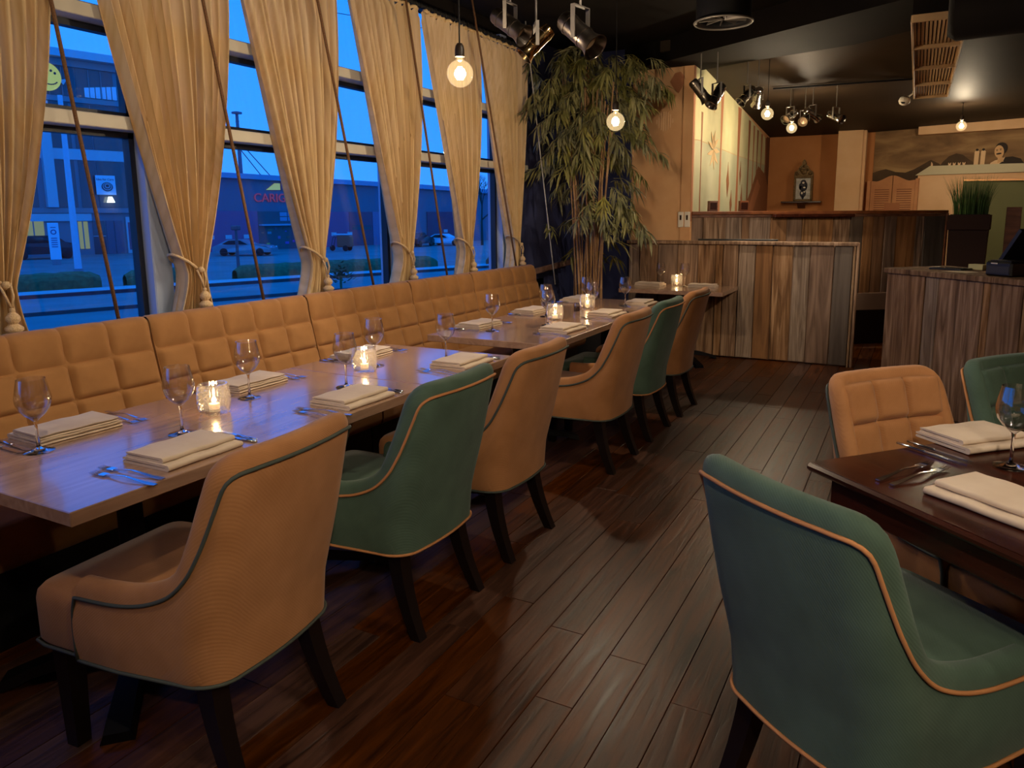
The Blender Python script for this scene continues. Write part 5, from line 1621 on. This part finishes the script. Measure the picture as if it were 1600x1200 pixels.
# --- vehicles
tyre = plain('tyre', C(14, 14, 16), .7); carglass = plain('car_glass', C(20, 26, 34), .05, 0, .8)
def car(name, label, cat, loc, rz, paint_m, h=1.4, L=4.3, W=1.75, box=False):
    t = thing(name, label, cat, loc, rz)
    hb = .62 * h
    if box:
        prof = [(-.5, .22), (-.5, .6), (-.49, .92), (-.2, 1.0), (.18, 1.0), (.30, .72), (.47, .62), (.5, .45), (.5, .22)]
    else:
        prof = [(-.5, .22), (-.5, .55), (-.42, .66), (-.24, .98), (-.02, 1.0), (.16, .72), (.42, .6), (.5, .45), (.5, .22)]
    poly = [(a * L, b * h) for a, b in prof]
    mb = MB()
    nP = len(poly)
    vs = []
    for sg, sc2 in ((-1, 1), (1, 1)):
        for a, b in poly:
            tuck = .82 if b > .7 * h else 1.0
            vs.append((a, sg * W / 2 * tuck, b))
    fs = [tuple(range(nP - 1, -1, -1)), tuple(range(nP, 2 * nP))] + [(i, (i + 1) % nP, nP + (i + 1) % nP, nP + i) for i in range(nP)]
    mb.add(vs, fs).build('body', paint_m, t, fix=True)
    for sg in (-1, 1):
        gl = [(-.36 * L if not box else -.44 * L, .68 * h), (-.22 * L, .93 * h), (-.03 * L, .94 * h), (.1 * L, .70 * h)]
        MB().prism(gl, lambda a, b: (a, sg * W * .435, b), lambda a, b: (a, sg * W * .475, b)).build('side_window', carglass, t, fix=True)
        for a in (-.31, .31):
            MB().lathe([(0, -.1), (.24, -.1), (.31, -.08), (.31, .08), (.24, .1), (0, .1)], 18, (a * L, sg * W * .46, .31), Matrix.Rotation(pi / 2, 3, 'X')).build('wheel', tyre, t, 40)
        MB().box((.49 * L, sg * W * .36, .52 * h), (.08, .28, .12), .02).build('headlight', paleb, t)
        MB().box((-.49 * L, sg * W * .38, .55 * h), (.06, .25, .12), .02).build('tail_light', plain('tail', C(120, 20, 24), .4), t)
    return t
car('car', 'silver grey coupe parked before the purple warehouse wall', 'car', (-47.6, 42.0, GZ), radians(28), plain('car_silver', C(150, 150, 158), .25, .3), 1.3, 4.6)
car('car', 'white open car parked far right beyond the fourth cord', 'car', (-43.2, 64.2, GZ), radians(8), plain('car_white', C(226, 230, 238), .3), 1.2, 4.2)
car('car', 'dark red hatchback seen between the third and fourth curtains', 'car', (-44.5, 61, GZ), radians(100), plain('car_red', C(96, 22, 34), .3), 1.45, 4.0)
car('sport_utility_vehicle', 'dark four wheel drive parked before the office building', 'car', (-58.6, 32.6, GZ), radians(70), plain('car_black', C(26, 28, 36), .25), 1.75, 4.6, box=True)
fk = thing('cargo_tricycle', 'red cargo box cart standing in the warehouse yard', 'cart', (-45.4, 50.8, GZ), radians(20))
MB().box((.3, 0, .85), (1.2, 1.0, 1.0), .08).build('cargo_box', plain('cart_red', C(240, 84, 60), .5), fk)
MB().box((.1, 0, 1.45), (1.5, .95, .14), .05).build('lid', paleb, fk)
MB().tube([(-.9, -.3, .35), (-.7, -.3, 1.2), (-.5, -.3, 1.3)], .05, 6).tube([(-.9, .3, .35), (-.7, .3, 1.2), (-.5, .3, 1.3)], .05, 6).build('frame', whd, fk)
for (a, b) in ((.5, .5), (.5, -.5), (-.9, 0)):
    MB().lathe([(0, -.05), (.22, -.05), (.26, 0), (.22, .05), (0, .05)], 16, (a, b, .26), Matrix.Rotation(pi / 2, 3, 'X')).build('wheel', tyre, fk, 40)
bk = thing('shrub', 'small dark shrub in front of the street, beside the third curtain', 'shrub', (-21.7, 24.1, GZ))
sbr = random.Random(6)
sm = MB()
for q in range(160):
    a, b = sbr.uniform(0, 2 * pi), sbr.uniform(.05, 1.3)
    p = Vector((.75 * cos(a) * sin(b) * sbr.random() ** .4, .75 * sin(a) * sin(b) * sbr.random() ** .4, .15 + 1.0 * cos(b) * sbr.uniform(.4, 1)))
    d = Vector((cos(a), sin(a), .5)) * .22; s2 = Vector((-sin(a), cos(a), 0)) * .07
    sm.add([p - s2, p + s2, p + d], [(0, 1, 2)])
sm.tube([(0, 0, 0), (0, 0, .8)], .05, 6)
sm.build('foliage', hm, bk, kind='stuff')
